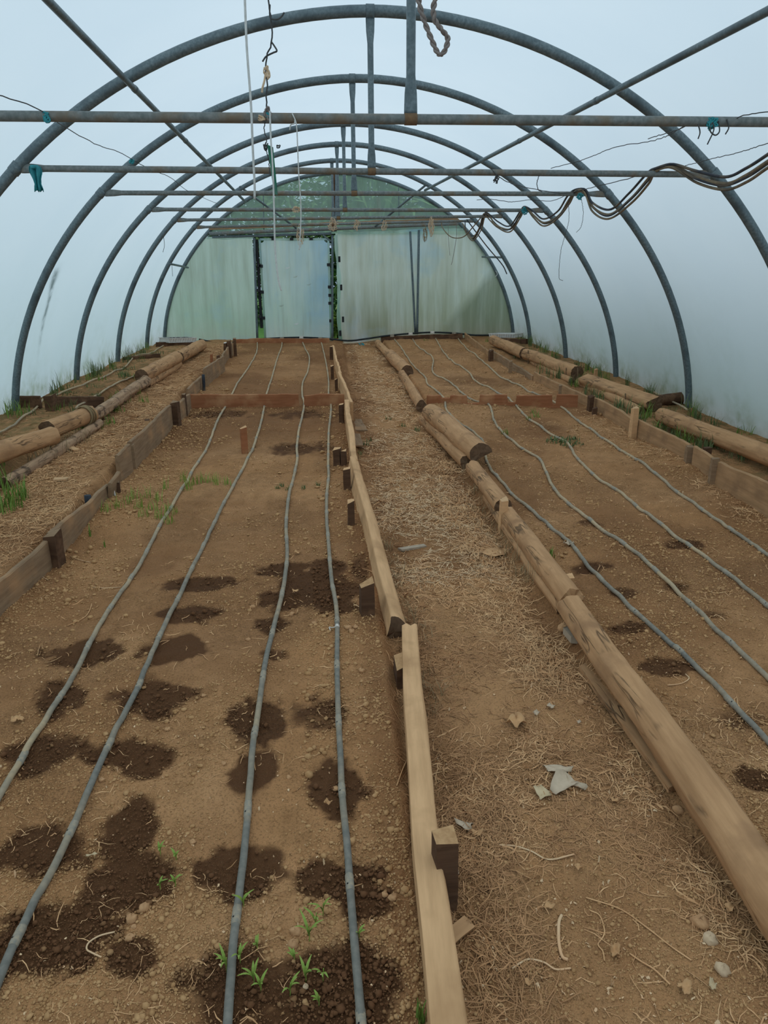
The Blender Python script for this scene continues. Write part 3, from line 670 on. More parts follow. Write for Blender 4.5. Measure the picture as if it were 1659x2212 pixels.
hB = [(609, 733), (608.5, 747), (599, 772), (587, 816), (574, 857), (565, 907), (549, 957), (530, 1000), (480, 1095), (449, 1155), (408, 1246), (371, 1327), (331, 1412), (294, 1500), (243, 1600), (206, 1674), (162, 1772), (115, 1867), (78, 1938), (34, 2035), (0, 2113), (-50, 2230)]
hC = [(651, 731), (659, 753), (668, 772), (665, 803), (654, 825), (653, 854), (657, 869), (652, 901), (645, 932), (641, 963), (642, 991), (634, 1026), (623, 1076), (618, 1133), (620, 1201), (610, 1278), (594.5, 1336), (579, 1406), (566, 1474), (556, 1541), (545, 1622), (541, 1677), (535, 1735), (525, 1843), (515, 1924), (505, 2015), (498, 2106), (491, 2212), (486, 2300)]
hD = [(692, 731), (698, 756), (704, 781), (710, 822), (710, 850), (715, 875), (713, 907), (710, 938), (709, 1001), (710, 1026), (706, 1070), (706, 1129), (708, 1150), (716, 1248), (726, 1305), (728.5, 1359), (728, 1437), (731, 1548), (735, 1620), (739, 1711), (751, 1836), (756, 1914), (766, 2039), (778, 2174), (781, 2212), (789, 2300)]
hE = [(847, 727), (868, 753), (887, 781), (918, 813), (923, 828), (949, 850), (960, 862), (965, 885), (993, 913), (1024, 932), (1044, 955), (1053, 1001), (1093, 1048), (1150, 1104), (1197, 1147), (1242, 1186), (1278, 1229), (1326, 1277), (1397, 1345), (1497, 1440), (1596, 1535), (1659, 1599), (1760, 1700), (2150, 2100)]
hF = [(887, 723), (901, 747), (934, 772), (934, 797), (943, 810), (971, 822), (996, 850), (1018, 863), (1053, 872), (1068, 907), (1087, 935), (1118, 960), (1166, 990), (1190, 1038), (1219, 1076), (1269, 1122), (1302, 1150), (1357, 1186), (1417, 1237), (1497, 1309), (1556, 1372), (1659, 1468), (1780, 1580), (2350, 2120)]
hG = [(934, 719), (946, 741), (962, 766), (974, 778), (1012, 803), (1028, 822), (1087, 854), (1103, 863), (1140, 901), (1183, 932), (1224, 954), (1242, 982), (1280, 1020), (1340, 1060), (1377, 1089), (1424, 1129), (1477, 1170), (1516, 1198), (1596, 1257), (1659, 1311), (1780, 1410), (2600, 2080)]
hH = [(981, 722), (1006, 750), (1037, 775), (1078, 810), (1125, 835), (1153, 850), (1194, 866), (1242, 901), (1296, 941), (1358, 982), (1430, 1032), (1484, 1070), (1546, 1114), (1600, 1148), (1659, 1195), (1780, 1290), (2900, 2150)]
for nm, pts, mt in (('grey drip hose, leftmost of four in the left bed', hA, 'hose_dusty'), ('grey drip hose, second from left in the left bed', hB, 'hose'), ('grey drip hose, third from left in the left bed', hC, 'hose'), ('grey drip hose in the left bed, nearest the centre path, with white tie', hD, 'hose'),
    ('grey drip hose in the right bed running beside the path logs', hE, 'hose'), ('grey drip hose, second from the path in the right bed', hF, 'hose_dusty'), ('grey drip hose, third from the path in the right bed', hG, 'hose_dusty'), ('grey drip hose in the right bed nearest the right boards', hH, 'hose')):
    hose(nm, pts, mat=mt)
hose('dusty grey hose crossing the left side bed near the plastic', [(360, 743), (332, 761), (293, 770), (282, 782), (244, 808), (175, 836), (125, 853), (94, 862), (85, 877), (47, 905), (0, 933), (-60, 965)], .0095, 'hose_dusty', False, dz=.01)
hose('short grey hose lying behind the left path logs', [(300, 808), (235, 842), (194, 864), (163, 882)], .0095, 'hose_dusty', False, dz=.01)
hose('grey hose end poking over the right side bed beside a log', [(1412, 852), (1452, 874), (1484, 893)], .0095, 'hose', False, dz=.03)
# white tie on hose D
q = P(728.5, 1357, .009); q.z = T(q.x, q.y)+.008
o = empty('cable_tie', q, 'white plastic tie wrapped around hose beside the path', 'tie')
obj('band', ring((0, 0, 0), (.0, 1, 0), .0105, .022), 'fitting_white', o, True)
obj('tail', tube(spline([(0, 0, .005), (-.02, -.005, .0), (-.035, .01, -.004), (-.03, -.02, -.005)], 8), .0022, 5), 'fitting_white', o, True)
# black header pipe at the far end with tees
hp = [(430, 733, 13.8), (470, 741, 13.75), (500, 740, 13.72), (556, 733, 13.78), (640, 729, 13.78), (700, 731, 13.75), (752, 736, 13.75), (790, 732, 13.75), (830, 726, 13.75), (880, 721, 13.78), (933, 718, 13.8), (985, 720, 13.8), (1024, 724, 13.8), (1065, 724, 13.82)]
w = [aty(*q) for q in hp]; hc = spline([tuple(v) for v in w], 60)
root = empty('header_pipe', hc[0], 'black water header pipe lying along the end wall', 'pipe')
obj('pipe', tube(hc-hc[0], .016, 10), 'pipe_black', root, True)
for px, py in ((556, 733), (609, 731), (651, 729), (692, 731), (847, 725), (887, 721), (934, 718), (981, 720)):
    q = aty(px, py, 13.74)-Vector(hc[0]); obj('tee_fitting', join([boxv(q.x-.035, q.x+.035, q.y-.02, q.y+.03, q.z-.025, q.z+.02), tube([(q.x, q.y-.07, q.z-.012), (q.x, q.y, q.z)], .013, 8)]), 'fitting_white' if px in (651, 887, 934) else 'dripper', root)
tag(obj('loose_pipe', tube(spline([aty(735, 742, 13.6), aty(772, 741, 13.6), aty(815, 734, 13.7)], 12), .013, 8), 'hose', None, True), 'pale loose pipe offcut at the far end of the path', 'pipe')
tag(obj('string_scrap', tube(spline([aty(775, 741, 13.5), aty(780, 746, 13.45), aty(786, 744, 13.45), aty(781, 742, 13.5), aty(788, 747, 13.4)], 24), .009, 6), 'teal_plastic', None, True), 'turquoise string scrap at the far end of the path', 'string')

# ================================================================== left boards (between left bed and left path)
B_ = board
B_('board', 'weathered grey board edging left bed, nearest at photo edge', (116, 1216), (-90, 1410), 1163, 1345, side=-1)
B_('board', 'long weathered grey board edging left bed, second from camera', (240, 1073), (122, 1210), 1046, 1152, side=-1)
B_('board', 'short tilted dark board edging left bed beside white sliver', (262, 1062), (243, 1080), 1018, 1044, 'board_grey', side=-1, lean=-.15)
B_('board', 'short grey board edging left bed between two stakes', (288, 1020), (262, 1040), 960, 986, side=-1)
B_('board', 'long grey board edging left bed, level with fallen hose stake', (374, 925), (290, 1014), 873, 954, side=-1)
B_('board', 'grey board edging left bed where cross board meets it', (414, 882), (389, 908), 850, 872, side=-1)
B_('board', 'small grey board edging left bed beside the dark plastic tube', (438, 843), (411, 868), 813, 840, side=-1)
B_('board', 'grey board edging left bed toward the far end', (486, 800), (448, 836), 769, 794, side=-1)
B_('board', 'farthest grey board edging left bed by the end wall', (505, 765), (483, 792), 739, 766, side=-1)
for lb, a in (('dark stake at joint of nearest two left bed boards', (123, 1150, 1216, 24)), ('brown stake holding short left bed board', (290, 961, 1014, 11)), ('dark stake holding long left bed board', (383, 868, 922, 14)), ('thin dark stake where cross board meets left boards', (401, 851, 893, 7)),
    ('pale topped stake beside the dark plastic tube', (446, 795, 836, 8)), ('stake leaning on tilted left board', (253, 1040, 1068, 15)), ('white capped stake near the far left corner', (489, 740, 775, 6)), ('short dark stake at far left bed corner', (497, 735, 775, 7)), ('slim stake beside farthest left board', (509, 731, 770, 6)), ('thin stake by far left boards', (474, 768, 806, 6))):
    stake(lb, *a, mat='board_grey' if 'pale' in lb or 'brown' in lb else 'wood_dark', topmat='fitting_white' if 'white' in lb else 'board_grey', group='stakes along the left boards')
stake('short peg standing in the straw of the left path', 321, 907, 935, 9, mat='wood_sawn', topmat='wood_dark')
stake('slim reddish peg standing far along the left path', 458, 765, 786, 5, mat='board_red')
stake('upright wooden stake standing in the left bed between hoses', 529, 924, 977, 13, mat='board_red', topmat='wood_sawn')
rod('dark blue plastic tube standing against left boards', 439, 809, 846, .018, 'cable_black', 'plastic_tube', 'tube')
rod('black tube end sticking up behind nearest left boards', 189, 1070, 1110, .022, 'cable_black', 'plastic_tube', 'tube')
b0 = P(250, 1076); tag(obj('wood_sliver', tube(spline([b0, b0+Vector((-.02, .03, .1))], 4), .005, 5), 'fitting_white'), 'white sliver leaning in the left board joint', 'sliver')
# cross boards of left bed
def notch(*cuts):
    def f(x, h):
        for a_, b_, d in cuts:
            if a_ < x < b_: h -= d
        return h
    return f
B_('cross_board', 'reddish cross board spanning left part of left bed', (412, 879), (646, 876), 852, 852, 'board_red', side=1, th=.03)
B_('cross_board', 'reddish cross board on the right part of left bed', (656, 876), (743, 875), 853, 852, 'board_red', side=1, th=.03)
B_('cross_board', 'dark far end board of the left bed', (505, 742), (712, 740), 732, 731, 'board_red', side=1, th=.04)
B_('cross_board', 'dark far end board of the right bed', (824, 741), (1000, 733), 727, 721, 'wood_dark', side=1, th=.04)
A_, Bb = P(921, 879), P(1247, 880); L_ = (Bb-A_).length
def fx_(px): return (P(px, 880).x-A_.x)/(Bb.x-A_.x)*L_
xb = [B_('cross_board', 'red-brown notched cross board spanning the right bed', (921, 881), (1247, 881), 854, 853, 'board_red', side=1, th=.032,
    profile=notch((fx_(960), fx_(979), .03), (fx_(1017), fx_(1043), .085), (fx_(1101), fx_(1119), .075), (fx_(1194), fx_(1203), .10)))]
B_('cross_board', 'dark cross board at the left wall by hoop foot', (30, 882), (88, 882), 857, 857, 'wood_dark', side=1, th=.04)
B_('cross_board', 'pale edged cross board behind the left logs', (121, 884), (226, 880), 857, 857, 'wood_dark', side=1, th=.04)
stake('square dark post between left side bed cross boards', 112, 855, 886, 17, mat='wood_dark', topmat='board_grey')
B_('cross_board', 'thin cross board far along the left side bed', (268, 778), (348, 773), 771, 764, 'wood_dark', side=1, th=.05)
B_('cross_board', 'dark end board under the left white tray', (339, 750), (418, 748), 740, 739, 'wood_dark', side=1, th=.05)
B_('cross_board', 'dark end board under the right white tray', (1072, 738), (1135, 744), 729, 733, 'wood_dark', side=1, th=.05)

# ================================================================== left logs
def LG(name, label, q0, q1, r0_, r1_, dz=None, **k):
    A = P(*q0, r0_*.8 if dz is None else dz); Bp = P(*q1, r1_*.8 if dz is None else dz); return log(name, label, 'log', A, Bp, r0_, r1_, **k)
LG('edging_log', 'large dusty log at photo left edge beside left path', (-110, 1012), (112, 942), .075, .07, dz=.13)
LG('edging_log', 'dusty log tied with strap beside left path', (104, 930), (196, 893), .078, .07, dz=.13)
LG('edging_log', 'thin weathered broken log along the left path', (196, 903), (315, 822), .055, .06, dz=.08, mat='log_weathered', rough=.16)
LG('edging_log', 'smooth thick log farther along the left path', (306, 813), (382, 772), .08, .085, dz=.13)
LG('edging_log', 'farthest log of the left path near the white tray', (385, 773), (435, 745), .085, .09, dz=.10)
LG('edging_pole', 'slim pole half buried under the nearest left logs', (10, 1048), (216, 915), .045, .04, dz=.02, mat='log_weathered')
LG('edging_pole', 'slim pole half buried under the thick left log', (317, 831), (386, 787), .05, .05, dz=.03)
for lb, a in (('rusty peg holding nearest left log', (106, 928, 980)), ('rusty peg holding thick left log', (342, 784, 815)), ('rusty peg beside farthest left log', (424, 748, 764)), ('rusty peg by the weathered left log', (222, 880, 908))): rod(lb, *a, r=.008, group='rusty pegs along the logs')
q = P(176, 885, .13); M, _ = frame(P(104, 930, .13), P(196, 893, .13)); 
o = empty('strap', (0, 0, 0), 'dry twine strap wound round the left log', 'strap'); o.matrix_world = M
Ls = (P(196, 893, .13)-P(104, 930, .13)).length
for k in range(4):
    x_ = Ls*.80+.025*k; obj('twine_turn', tube([(x_+.012*math.sin(t_+k), .083*math.cos(t_), .083*math.sin(t_)) for t_ in np.linspace(0, 6.283, 24)], .006, 5), 'grass_dry', o, True)

# ================================================================== right boards, logs
B_('board', 'wide brown board edging right bed at photo right edge', (1543, 1043), (1720, 1150), 997, 1078, 'board_tan', side=1)
B_('board', 'short brown board edging right bed between two stakes', (1493, 1008), (1532, 1032), 962, 990, 'board_tan', side=1)
B_('board', 'long brown board edging right bed behind the pale stake', (1368, 938), (1484, 998), 905, 960, 'board_tan', side=1)
B_('board', 'brown board edging right bed beside the cross board', (1280, 887), (1362, 932), 857, 903, 'board_tan', side=1)
B_('board', 'thin brown board edging right bed beyond cross board', (1152, 822), (1268, 880), 803, 857, 'board_tan', side=1)
B_('board', 'brown board edging right bed toward the end wall', (1056, 772), (1150, 822), 754, 812, 'board_grey', side=1)
B_('board', 'farthest brown board edging right bed at end wall', (1003, 732), (1056, 772), 719, 760, 'board_tan', side=1)
stake('pale freshly split stake standing on right bed edge', 1366, 881, 941, 12, mat='wood_sawn', topmat='wood_pale', rz=.1)
for lb, a in (('square dark post at right end of cross board', (1274, 855, 890, 10)), ('brown stake beside short right bed board', (1486, 963, 1003, 14)), ('brown stake holding wide right bed board', (1538, 991, 1042, 13)), ('thin stake beyond the right cross board', (1209, 832, 858, 6)), ('short stake along far right board', (1102, 780, 805, 7)), ('dark stake at far right board joint', (1060, 757, 780, 8)), ('broken stub beside dark post on right board', (1284, 880, 897, 9))):
    stake(lb, *a, mat='wood_dark' if 'dark' in lb else 'board_grey', group='stakes along the right boards')
stake('dark round stub behind short right bed board', 1524, 968, 1000, 13, mat='wood_dark', taper=.6)
LG('edging_log', 'nearest dusty log beside right path at photo edge', (1428, 897), (1760, 1022), .07, .075, dz=.1)
LG('edging_log', 'smooth split log beside right path by hoop foot', (1262, 818), (1414, 871), .075, .085, dz=.10, cut=((math.pi*.62, .55),))
LG('edging_log', 'knotty log farther along the right path', (1136, 764), (1246, 806), .08, .085, dz=.10)
LG('edging_log', 'farthest log of the right path near white tray', (1066, 735), (1134, 764), .08, .085, dz=.10)
LG('edging_pole', 'slim pole lying under the smooth right log', (1252, 825), (1384, 890), .05, .05, dz=.03)
LG('edging_pole', 'slim pole lying under the knotty right log', (1150, 782), (1236, 824), .04, .04, dz=.02)
LG('cross_log', 'dark red-brown log lying across right side bed', (1418, 866), (1476, 860), .055, .065, dz=.05, mat='wood_dark')
stake('short wooden block behind the smooth right log', 1285, 798, 826, 6, mat='log_dusty')
for lb, a in (('rusty peg before smooth right log', (1351, 850, 880)), ('rusty peg at the end of knotty right log', (1248, 795, 832)), ('rusty peg holding knotty right log', (1223, 795, 820)), ('rusty peg holding farthest right log', (1096, 733, 756)), ('rusty peg between the far right logs', (1141, 757, 785))): rod(lb, *a, r=.008, group='rusty pegs along the logs')
b0 = P(1503, 940); t0 = aty(1500, 910, b0.y); t1 = aty(1490, 905, b0.y-.03); t2 = aty(1487, 909, b0.y-.03)
tag(obj('metal_hook', tube(spline([b0-Vector((0, 0, .06)), b0.lerp(t0, .5), t0, t1, t2], 16), .011, 8), 'steel', None, True), 'bent metal hook beside nearest right log', 'hook')

# ================================================================== centre-left edging
B_('board', 'thin grey board at far end of centre path left side', (718, 768), (733, 836), 745, 805, 'wood_sawn', side=1, th=.03)
B_('board', 'second thin grey board left of the centre path', (731, 836), (757, 905), 802, 868, 'wood_sawn', side=1, th=.03)
B_('board', 'split pale board left of centre path before half-round log', (744, 905), (760, 1020), 862, 992, 'wood_sawn', side=1, th=.045)
LG('half_log', 'pale half-round log left of the path with dark sawn end', (757, 1004), (848, 1362), .062, .068, dz=.05, mat='wood_sawn', cut=((math.pi*.93, .25),), rough=.04)
LG('half_log', 'long pale half-round rail at photo bottom left of path', (884, 1362), (966, 2330), .040, .046, dz=.075, mat='wood_sawn', cut=((math.pi, .7), (math.pi*.5, .75)), rough=.05, bend=-.012, squash=1.5)
stake('dark leaning post beside the nearest pale rail', 958, 1822, 1960, 42, mat='wood_dark', topmat='end_pale', rz=.1, lean=(-.12, .03))
stake('small sawn block jammed against the pale rail', 866, 1425, 1470, 24, mat='wood_dark', topmat='end_pale', rz=.05, depth=2.2)
stake('split weathered stake beside end of half-round log', 793, 1262, 1325, 28, mat='wood_dark', topmat='end_pale', rz=.1, depth=1.1)
for lb, a in (('dark square stake leaning on half-round log', (750, 1012, 1056, 15)), ('dark stake halfway along the half-round log', (759, 1082, 1135, 14)), ('dark stake with pale top left of path', (738, 872, 914, 9)), ('broken dark stake at start of half-round log', (729, 968, 1006, 15)), ('brown stake beside broken dark stake', (743, 974, 1008, 11)), ('small far stake left of path', (718, 790, 818, 6)), ('second small far stake left of path', (727, 818, 845, 6)), ('reddish stake at far path corner', (716, 748, 775, 6))):
    stake(lb, *a, mat='wood_dark', topmat='wood_sawn', group='stakes along the centre path')
q = P(990, 2018); SEED[0] += 1
# ================================================================== centre-right logs
LG('edging_log', 'farthest short log right of centre path', (816, 741), (840, 766), .06, .06, dz=.06)
LG('edging_log', 'thick dusty log far along right of centre path', (842, 766), (880, 802), .085, .085, dz=.08)
LG('edging_log', 'slim log ending in dark sawn face right of path', (872, 808), (915, 878), .065, .075, dz=.06, cut=((math.pi*.2, .5),))
LG('edging_log', 'fat cracked half log stacked on edging right of path', (932, 893), (1040, 981), .09, .085, dz=.13, cut=((-math.pi*.35, .25),))
LG('edging_log', 'buried lower log beneath the fat half log', (917, 906), (1010, 1000), .06, .055, dz=.03)
LG('edging_log', 'dusty log before upright peg right of path', (1020, 1012), (1088, 1094), .055, .055, dz=.045)
LG('edging_log', 'cracked dusty log in the middle right of path', (1094, 1108), (1236, 1296), .052, .055, dz=.045, endmat='log_dusty')
LG('edging_log', 'long dusty split log right of path, nearest camera', (1234, 1306), (1790, 2106), .056, .066, dz=.065, cut=((-math.pi*.12, .35),), rough=.085)
LG('edging_pole', 'half buried pole under the middle right logs', (1050, 1075), (1215, 1320), .03, .03, dz=-.012)
stake('upright sawn peg beside middle right logs', 1086, 1078, 1137, 15, mat='wood_sawn', topmat='wood_pale', rz=.1)
stake('dark peg pair under fat half log', 972, 934, 965, 8, mat='wood_dark'); 
stake('small sawn stub behind the middle right log', 1226, 1243, 1268, 20, mat='log_dusty', topmat='wood_sawn')
for lb, a in (('thin dark peg beside slim right log', (888, 827, 845)), ('thin dark peg beside far thick log', (856, 778, 798))): rod(lb, *a, r=.008, mat='wood_dark', group='rusty pegs along the logs')
def flatplank(name, label, q0, q1, w, th, mat, cat='plank', dz=.0, tilt=0.):
    A, Bp = P(*q0), P(*q1); M, L = frame(A+Vector((0, 0, dz)), Bp+Vector((0, 0, dz))); SEED[0] += 7; V = []; n = 10
    for k in range(n+1):
        x = L*k/n; j = .12*w*float(vnoise(x*9, 1, SEED[0])); e = (.03*float(vnoise(k, 5, SEED[0])) if k in (0, n) else 0)
        V += [(x+e, -w/2+j, 0), (x, w/2+j*.6, 0), (x, w/2+j*.6, th), (x+e, -w/2+j, th)]
    Fc = [(k*4+a_, k*4+(a_+1) % 4, k*4+4+(a_+1) % 4, k*4+4+a_) for k in range(n) for a_ in range(4)]+[(3, 2, 1, 0), (n*4, n*4+1, n*4+2, n*4+3)]
    o = obj(name, (V, [f[::-1] for f in Fc]), mat); o.matrix_world = M @ Matrix.Rotation(tilt, 4, 'X'); return tag(o, label, cat)
flatplank('buried_plank', 'soil covered plank edge lying before nearest right log', (1258, 1440), (1455, 1700), .06, .02, 'log_dusty')
flatplank('buried_plank', 'narrow buried plank under the middle right log', (1170, 1230), (1225, 1330), .05, .018, 'log_dusty')
flatplank('wood_offcut', 'grey weathered offcut tucked under the nearest right log', (1222, 1368), (1246, 1394), .035, .03, 'slate', dz=.005)
flatplank('wood_offcut', 'flat wood offcut on path beside the far stakes', (768, 908), (782, 932), .11, .012, 'board_grey')
flatplank('wood_offcut', 'second flat wood offcut on path below the first', (764, 940), (772, 965), .11, .012, 'board_grey')
flatplank('slate_strip', 'grey slate strip lying across the centre path', (862, 1190), (918, 1181), .035, .012, 'slate')
flatplank('wood_chip', 'pale chip of wood lying on straw mid path', (808, 1036), (856, 1043), .06, .012, 'leaf_tan')
flatplank('wood_chip', 'pale chip of wood lying on the left path straw', (116, 1037), (152, 1036), .06, .012, 'wood_pale')
flatplank('wood_chip', 'broken tan chip beside the leaning dark post', (975, 2030), (1004, 2004), .035, .035, 'log_dusty', tilt=.4)
flatplank('wood_chip', 'brown piece of board on the left path below log', (150, 968), (168, 974), .05, .012, 'wood_sawn')

# ================================================================== hanging things
def line(name, label, cat, pts, r, mat, n=40, sides=6, group=None, wob=0.):
    w = [p if isinstance(p, Vector) else aty(*p) for p in pts]; c = spline([tuple(v) for v in w], n)
    if wob: c[1:-1] += rng.normal(0, wob, (n-2, 3))
    o = obj(name, tube(c, r, sides), mat, None, True); return tag(o, label, cat, group)
def loop_tangle(c, size, n, r, mat, s, droop=1.5, parent=None, name='twine_loop'):
    R = random.Random(s)
    for k in range(n):
        a0 = R.uniform(0, 6.28); pts = []
        for j in range(9):
            t = j/8*6.283*R.uniform(.7, 1.2)+a0; e = size*R.uniform(.25, 1.2)
            pts.append((c[0]+e*math.cos(t), c[1]+.35*e*math.sin(2*t+k), c[2]-size*droop*.5+e*droop*math.sin(t)))
        yield name, tube(spline(pts, 26), r, 5)
def knot(name, label, cat, q, size, n, r, mat, droop=1.3, group=None):
    SEED[0] += 5; c = aty(*q); root = empty(name, c, label, cat, group)
    for nm, vf in loop_tangle((0, 0, 0), size, n, r, mat, SEED[0], droop): obj(nm, vf, mat, root, True)
    return root
y0 = YH[0]
def hook(px):
    x = aty(px, 0, y0).x; return Vector((x, y0, HZ+DXAB[0][2]*(1-abs(x/DXAB[0][1])**HN)**(1/HN)-RH*.5))
line('cord', 'long white cord hanging left of centre in front of bars', 'cord', [hook(525), (527, -60, y0-.05), (529, 0, y0-.05), (533, 100, y0-.05), (542, 225, y0-.06), (546, 320, y0-.06), (550, 400, y0-.06), (550, 430, y0-.06)], .0045, 'cord_white')
line('wire', 'knotted dark wire hanging down to the nearest crossbar', 'wire', [hook(576), (578, -50, y0), (580, 0, y0), (583, 20, y0), (586, 40, y0), (587, 90, y0), (578, 115, y0), (574, 145, y0), (577, 180, y0), (576, 225, y0), (577, 250, y0-.03)], .003, 'wire_dark', wob=.0015)
line('wire', 'curled loose wire end on the knotted dark wire', 'wire', [(583, 10, y0), (584, 38, y0-.01), (598, 42, y0-.02), (608, 36, y0-.02), (614, 27, y0-.02)], .003, 'wire_dark')
line('wire_loop', 'small dark wire loop on the hanging wire', 'wire', [(586, 90, y0-.01), (593, 100, y0-.01), (598, 110, y0-.02), (590, 114, y0-.01), (575, 122, y0), (567, 133, y0)], .0032, 'wire_dark')
knot('twine_knot', 'beige twine knot on the hanging wire', 'knot', (576, 150, y0), .012, 4, .003, 'twine', 1.8)
line('twine_end', 'beige twine tail below the twine knot', 'twine', [(574, 158, y0), (571, 175, y0), (567, 190, y0), (566, 200, y0)], .004, 'twine')
knot('twine_knot', 'grey and teal knot where wire meets crossbar', 'knot', (577, 238, y0-.03), .014, 5, .003, 'rope_brown', 1.6)
knot('twine_knot', 'tan twine tuft tied on nearest crossbar', 'knot', (565, 252, y0-.03), .014, 4, .003, 'twine', .6)
knot('string_knot', 'teal string knot beside the hanging wire on the bar', 'knot', (579, 246, y0-.03), .008, 4, .003, 'teal_plastic', 1.2)
line('wire', 'thin wires dangling below nearest crossbar by green strip', 'wire', [(573, 262, y0-.02), (571, 285, y0-.02), (577, 300, y0-.02), (573, 315, y0-.02), (580, 345, y0-.02), (584, 380, y0-.02)], .002, 'wire_dark', wob=.001)
knot('wire_bundle', 'rusty wire bundle above green strip', 'knot', (574, 313, y0-.02), .010, 4, .0025, 'wire_dark', 1.3)
knot('wire_bundle', 'small dark wire curl right of the green strip', 'knot', (601, 314, y0-.02), .008, 2, .002, 'wire_dark', .8)
a_ = [aty(577, 312, y0-.04), aty(590, 318, y0-.04), aty(600, 421, y0-.06), aty(592, 420, y0-.03)]
tp = [v+Vector((0, .003, 0)) for v in a_]
tag(obj('green_strip', (a_+tp, [(0, 1, 2, 3), (7, 6, 5, 4), (0, 4, 5, 1), (1, 5, 6, 2), (2, 6, 7, 3), (3, 7, 4, 0)]), 'green_tape'), 'dark green plastic strip hanging from nearest crossbar', 'strip')
line('cord', 'white cord hanging past the green strip with frayed end', 'cord', [(583, 240, y0-.06), (585, 300, y0-.07), (589, 360, y0-.08), (592, 450, y0-.08), (594, 530, y0-.08), (598, 580, y0-.08), (603, 612, y0-.08), (608, 628, y0-.08)], .0035, 'cord_white', 60)
line('cord', 'thin white cord tied to bar right of green strip', 'cord', [(626, 281, y0-.03), (628, 270, y0-.03), (637, 266, y0-.04), (633, 250, y0+.0), (632, 247, y0-.03), (640, 268, y0-.04), (643, 320, y0-.04), (645, 370, y0-.04), (650, 450, y0-.04), (648, 520, y0-.04), (646, 540, y0-.04)], .0026, 'cord_white', 70)
# thick rope loop at the top
w = [hook(897)]+[aty(*q) for q in ((903, -40, 3.15), (906, 10, 3.15), (918, 50, 3.15), (932, 85, 3.15), (943, 110, 3.15), (952, 119, 3.15), (963, 105, 3.14), (967, 82, 3.14), (955, 65, 3.13), (940, 45, 3.13), (936, 20, 3.13), (942, -10, 3.13), (944, -40, 3.13))]+[hook(948)]
c = spline([tuple(v) for v in w], 220); root = empty('rope_loop', c[0], 'twisted brown rope loop hanging at top centre of the roof', 'rope')
for k in range(2):
    th = np.linspace(0, 95, 220)+k*math.pi; d = np.stack([np.cos(th), np.sin(th)*.8, 0*th], 1)*.0055; obj('strand', tube(c-c[0]+d, .0062, 6), 'rope_brown', root, True)
# twine hanks on far bars
for lb, q, sz, n, dr, mt in (('tan twine hank on far crossbar at right', (932, 480, 10.6), .035, 6, 3.2, 'twine'), ('small twine hank hanging beside the tan hank', (918, 497, 12.4), .035, 4, 3.2, 'grass_dry'), ('tangled tan twine above the door', (719, 478, 10.6), .07, 5, 1.2, 'twine'), ('twine tie near middle of far crossbar', (770, 478, 12.4), .05, 3, 2.0, 'twine'), ('twine tie right of middle on far crossbar', (830, 480, 12.4), .05, 2, 2.0, 'twine'), ('tan twine tuft on fourth crossbar', (641, 450, 8.8), .05, 4, .6, 'twine'), ('tan twine ends hanging above the door', (648, 498, 10.6), .05, 3, 2.6, 'twine')):
    knot('twine_hank', lb, 'twine', q, sz, n+2, .0028, mt, dr, 'twine hanks on the far crossbars')
line('cord', 'thin beige cord hanging before the right end panel', 'cord', [(985, 480, 12.45), (986, 510, 12.45), (978, 560, 12.45), (975, 572, 12.45)], .004, 'rope_brown')
line('cord', 'second thin cord hanging before right end panel', 'cord', [(968, 485, 12.45), (969, 520, 12.45), (972, 552, 12.45)], .003, 'rope_brown')
# sagging wires
def sagw(label, pts, r=.0022, mat='wire_dark'): line('sagging_wire', label, 'wire', pts, r, mat, 60, 5, None, .0012)
sagw('thin sagging wire crossing the left roof sheet', [(-40, 200, 3.0), (0, 207, 3.1), (50, 222, 3.2), (98, 243, y0), (140, 275, 3.9), (215, 315, 4.6), (260, 330, 5.0), (310, 358, 5.2), (370, 385, 6.0), (405, 412, 6.9), (470, 440, 8.8)])
sagw('thin wire rising from nearest crossbar to right photo edge', [(1400, 300, 4.2), (1470, 278, 3.7), (1500, 262, 3.3), (1580, 258, y0), (1610, 248, 3.2), (1659, 242, 3.1), (1720, 238, 3.0)])
sagw('thin wire strung along the right roof between crossbars', [(1190, 364, 5.3), (1260, 345, 5.0), (1330, 318, 4.6), (1415, 303, 4.3), (1480, 272, 3.5)])
sagw('thin wire running from second crossbar to right photo edge', [(1480, 358, 5.1), (1530, 345, 4.6), (1600, 328, 4.1), (1659, 310, 3.7), (1720, 296, 3.5)])
sagw('tangled wire below the second crossbar at right', [(1062, 366, 5.1), (1075, 380, 5.1), (1110, 398, 5.8), (1180, 413, 6.7), (1225, 417, 6.9), (1290, 402, 6.2), (1360, 385, 5.4), (1405, 368, 5.1)], .003)
sagw('thin wire under third crossbar leading to cable tie', [(1030, 432, 8.0), (1060, 430, 7.6), (1100, 436, 7.4), (1145, 432, 8.2), (1190, 434, 8.0), (1225, 420, 7.0)], .003)
sagw('fine dangling wire hanging under right cables', [(1255, 425, 6.9), (1260, 460, 6.9), (1255, 490, 6.9), (1245, 502, 6.9)])
sagw('second fine wire dangling below right cables', [(1228, 430, 6.9), (1228, 480, 6.9), (1212, 540, 6.9), (1208, 600, 6.9), (1216, 606, 6.9)])
sagw('broken wire drooping from second crossbar at right', [(1165, 378, 5.1), (1160, 395, 5.1), (1163, 410, 5.1), (1172, 414, 5.1)], .0025)
knot('wire_bundle', 'dark wire knot dangling below second crossbar', 'knot', (1072, 384, 5.05), .018, 3, .003, 'wire_dark', 1.2)
knot('string_knot', 'teal string tie on nearest crossbar at left', 'knot', (100, 248, y0-.03), .014, 4, .0035, 'teal_plastic', 1.3)
knot('string_knot', 'teal string ties on nearest crossbar at right', 'knot', (1540, 258, y0-.03), .020, 6, .0035, 'teal_plastic', 1.2)
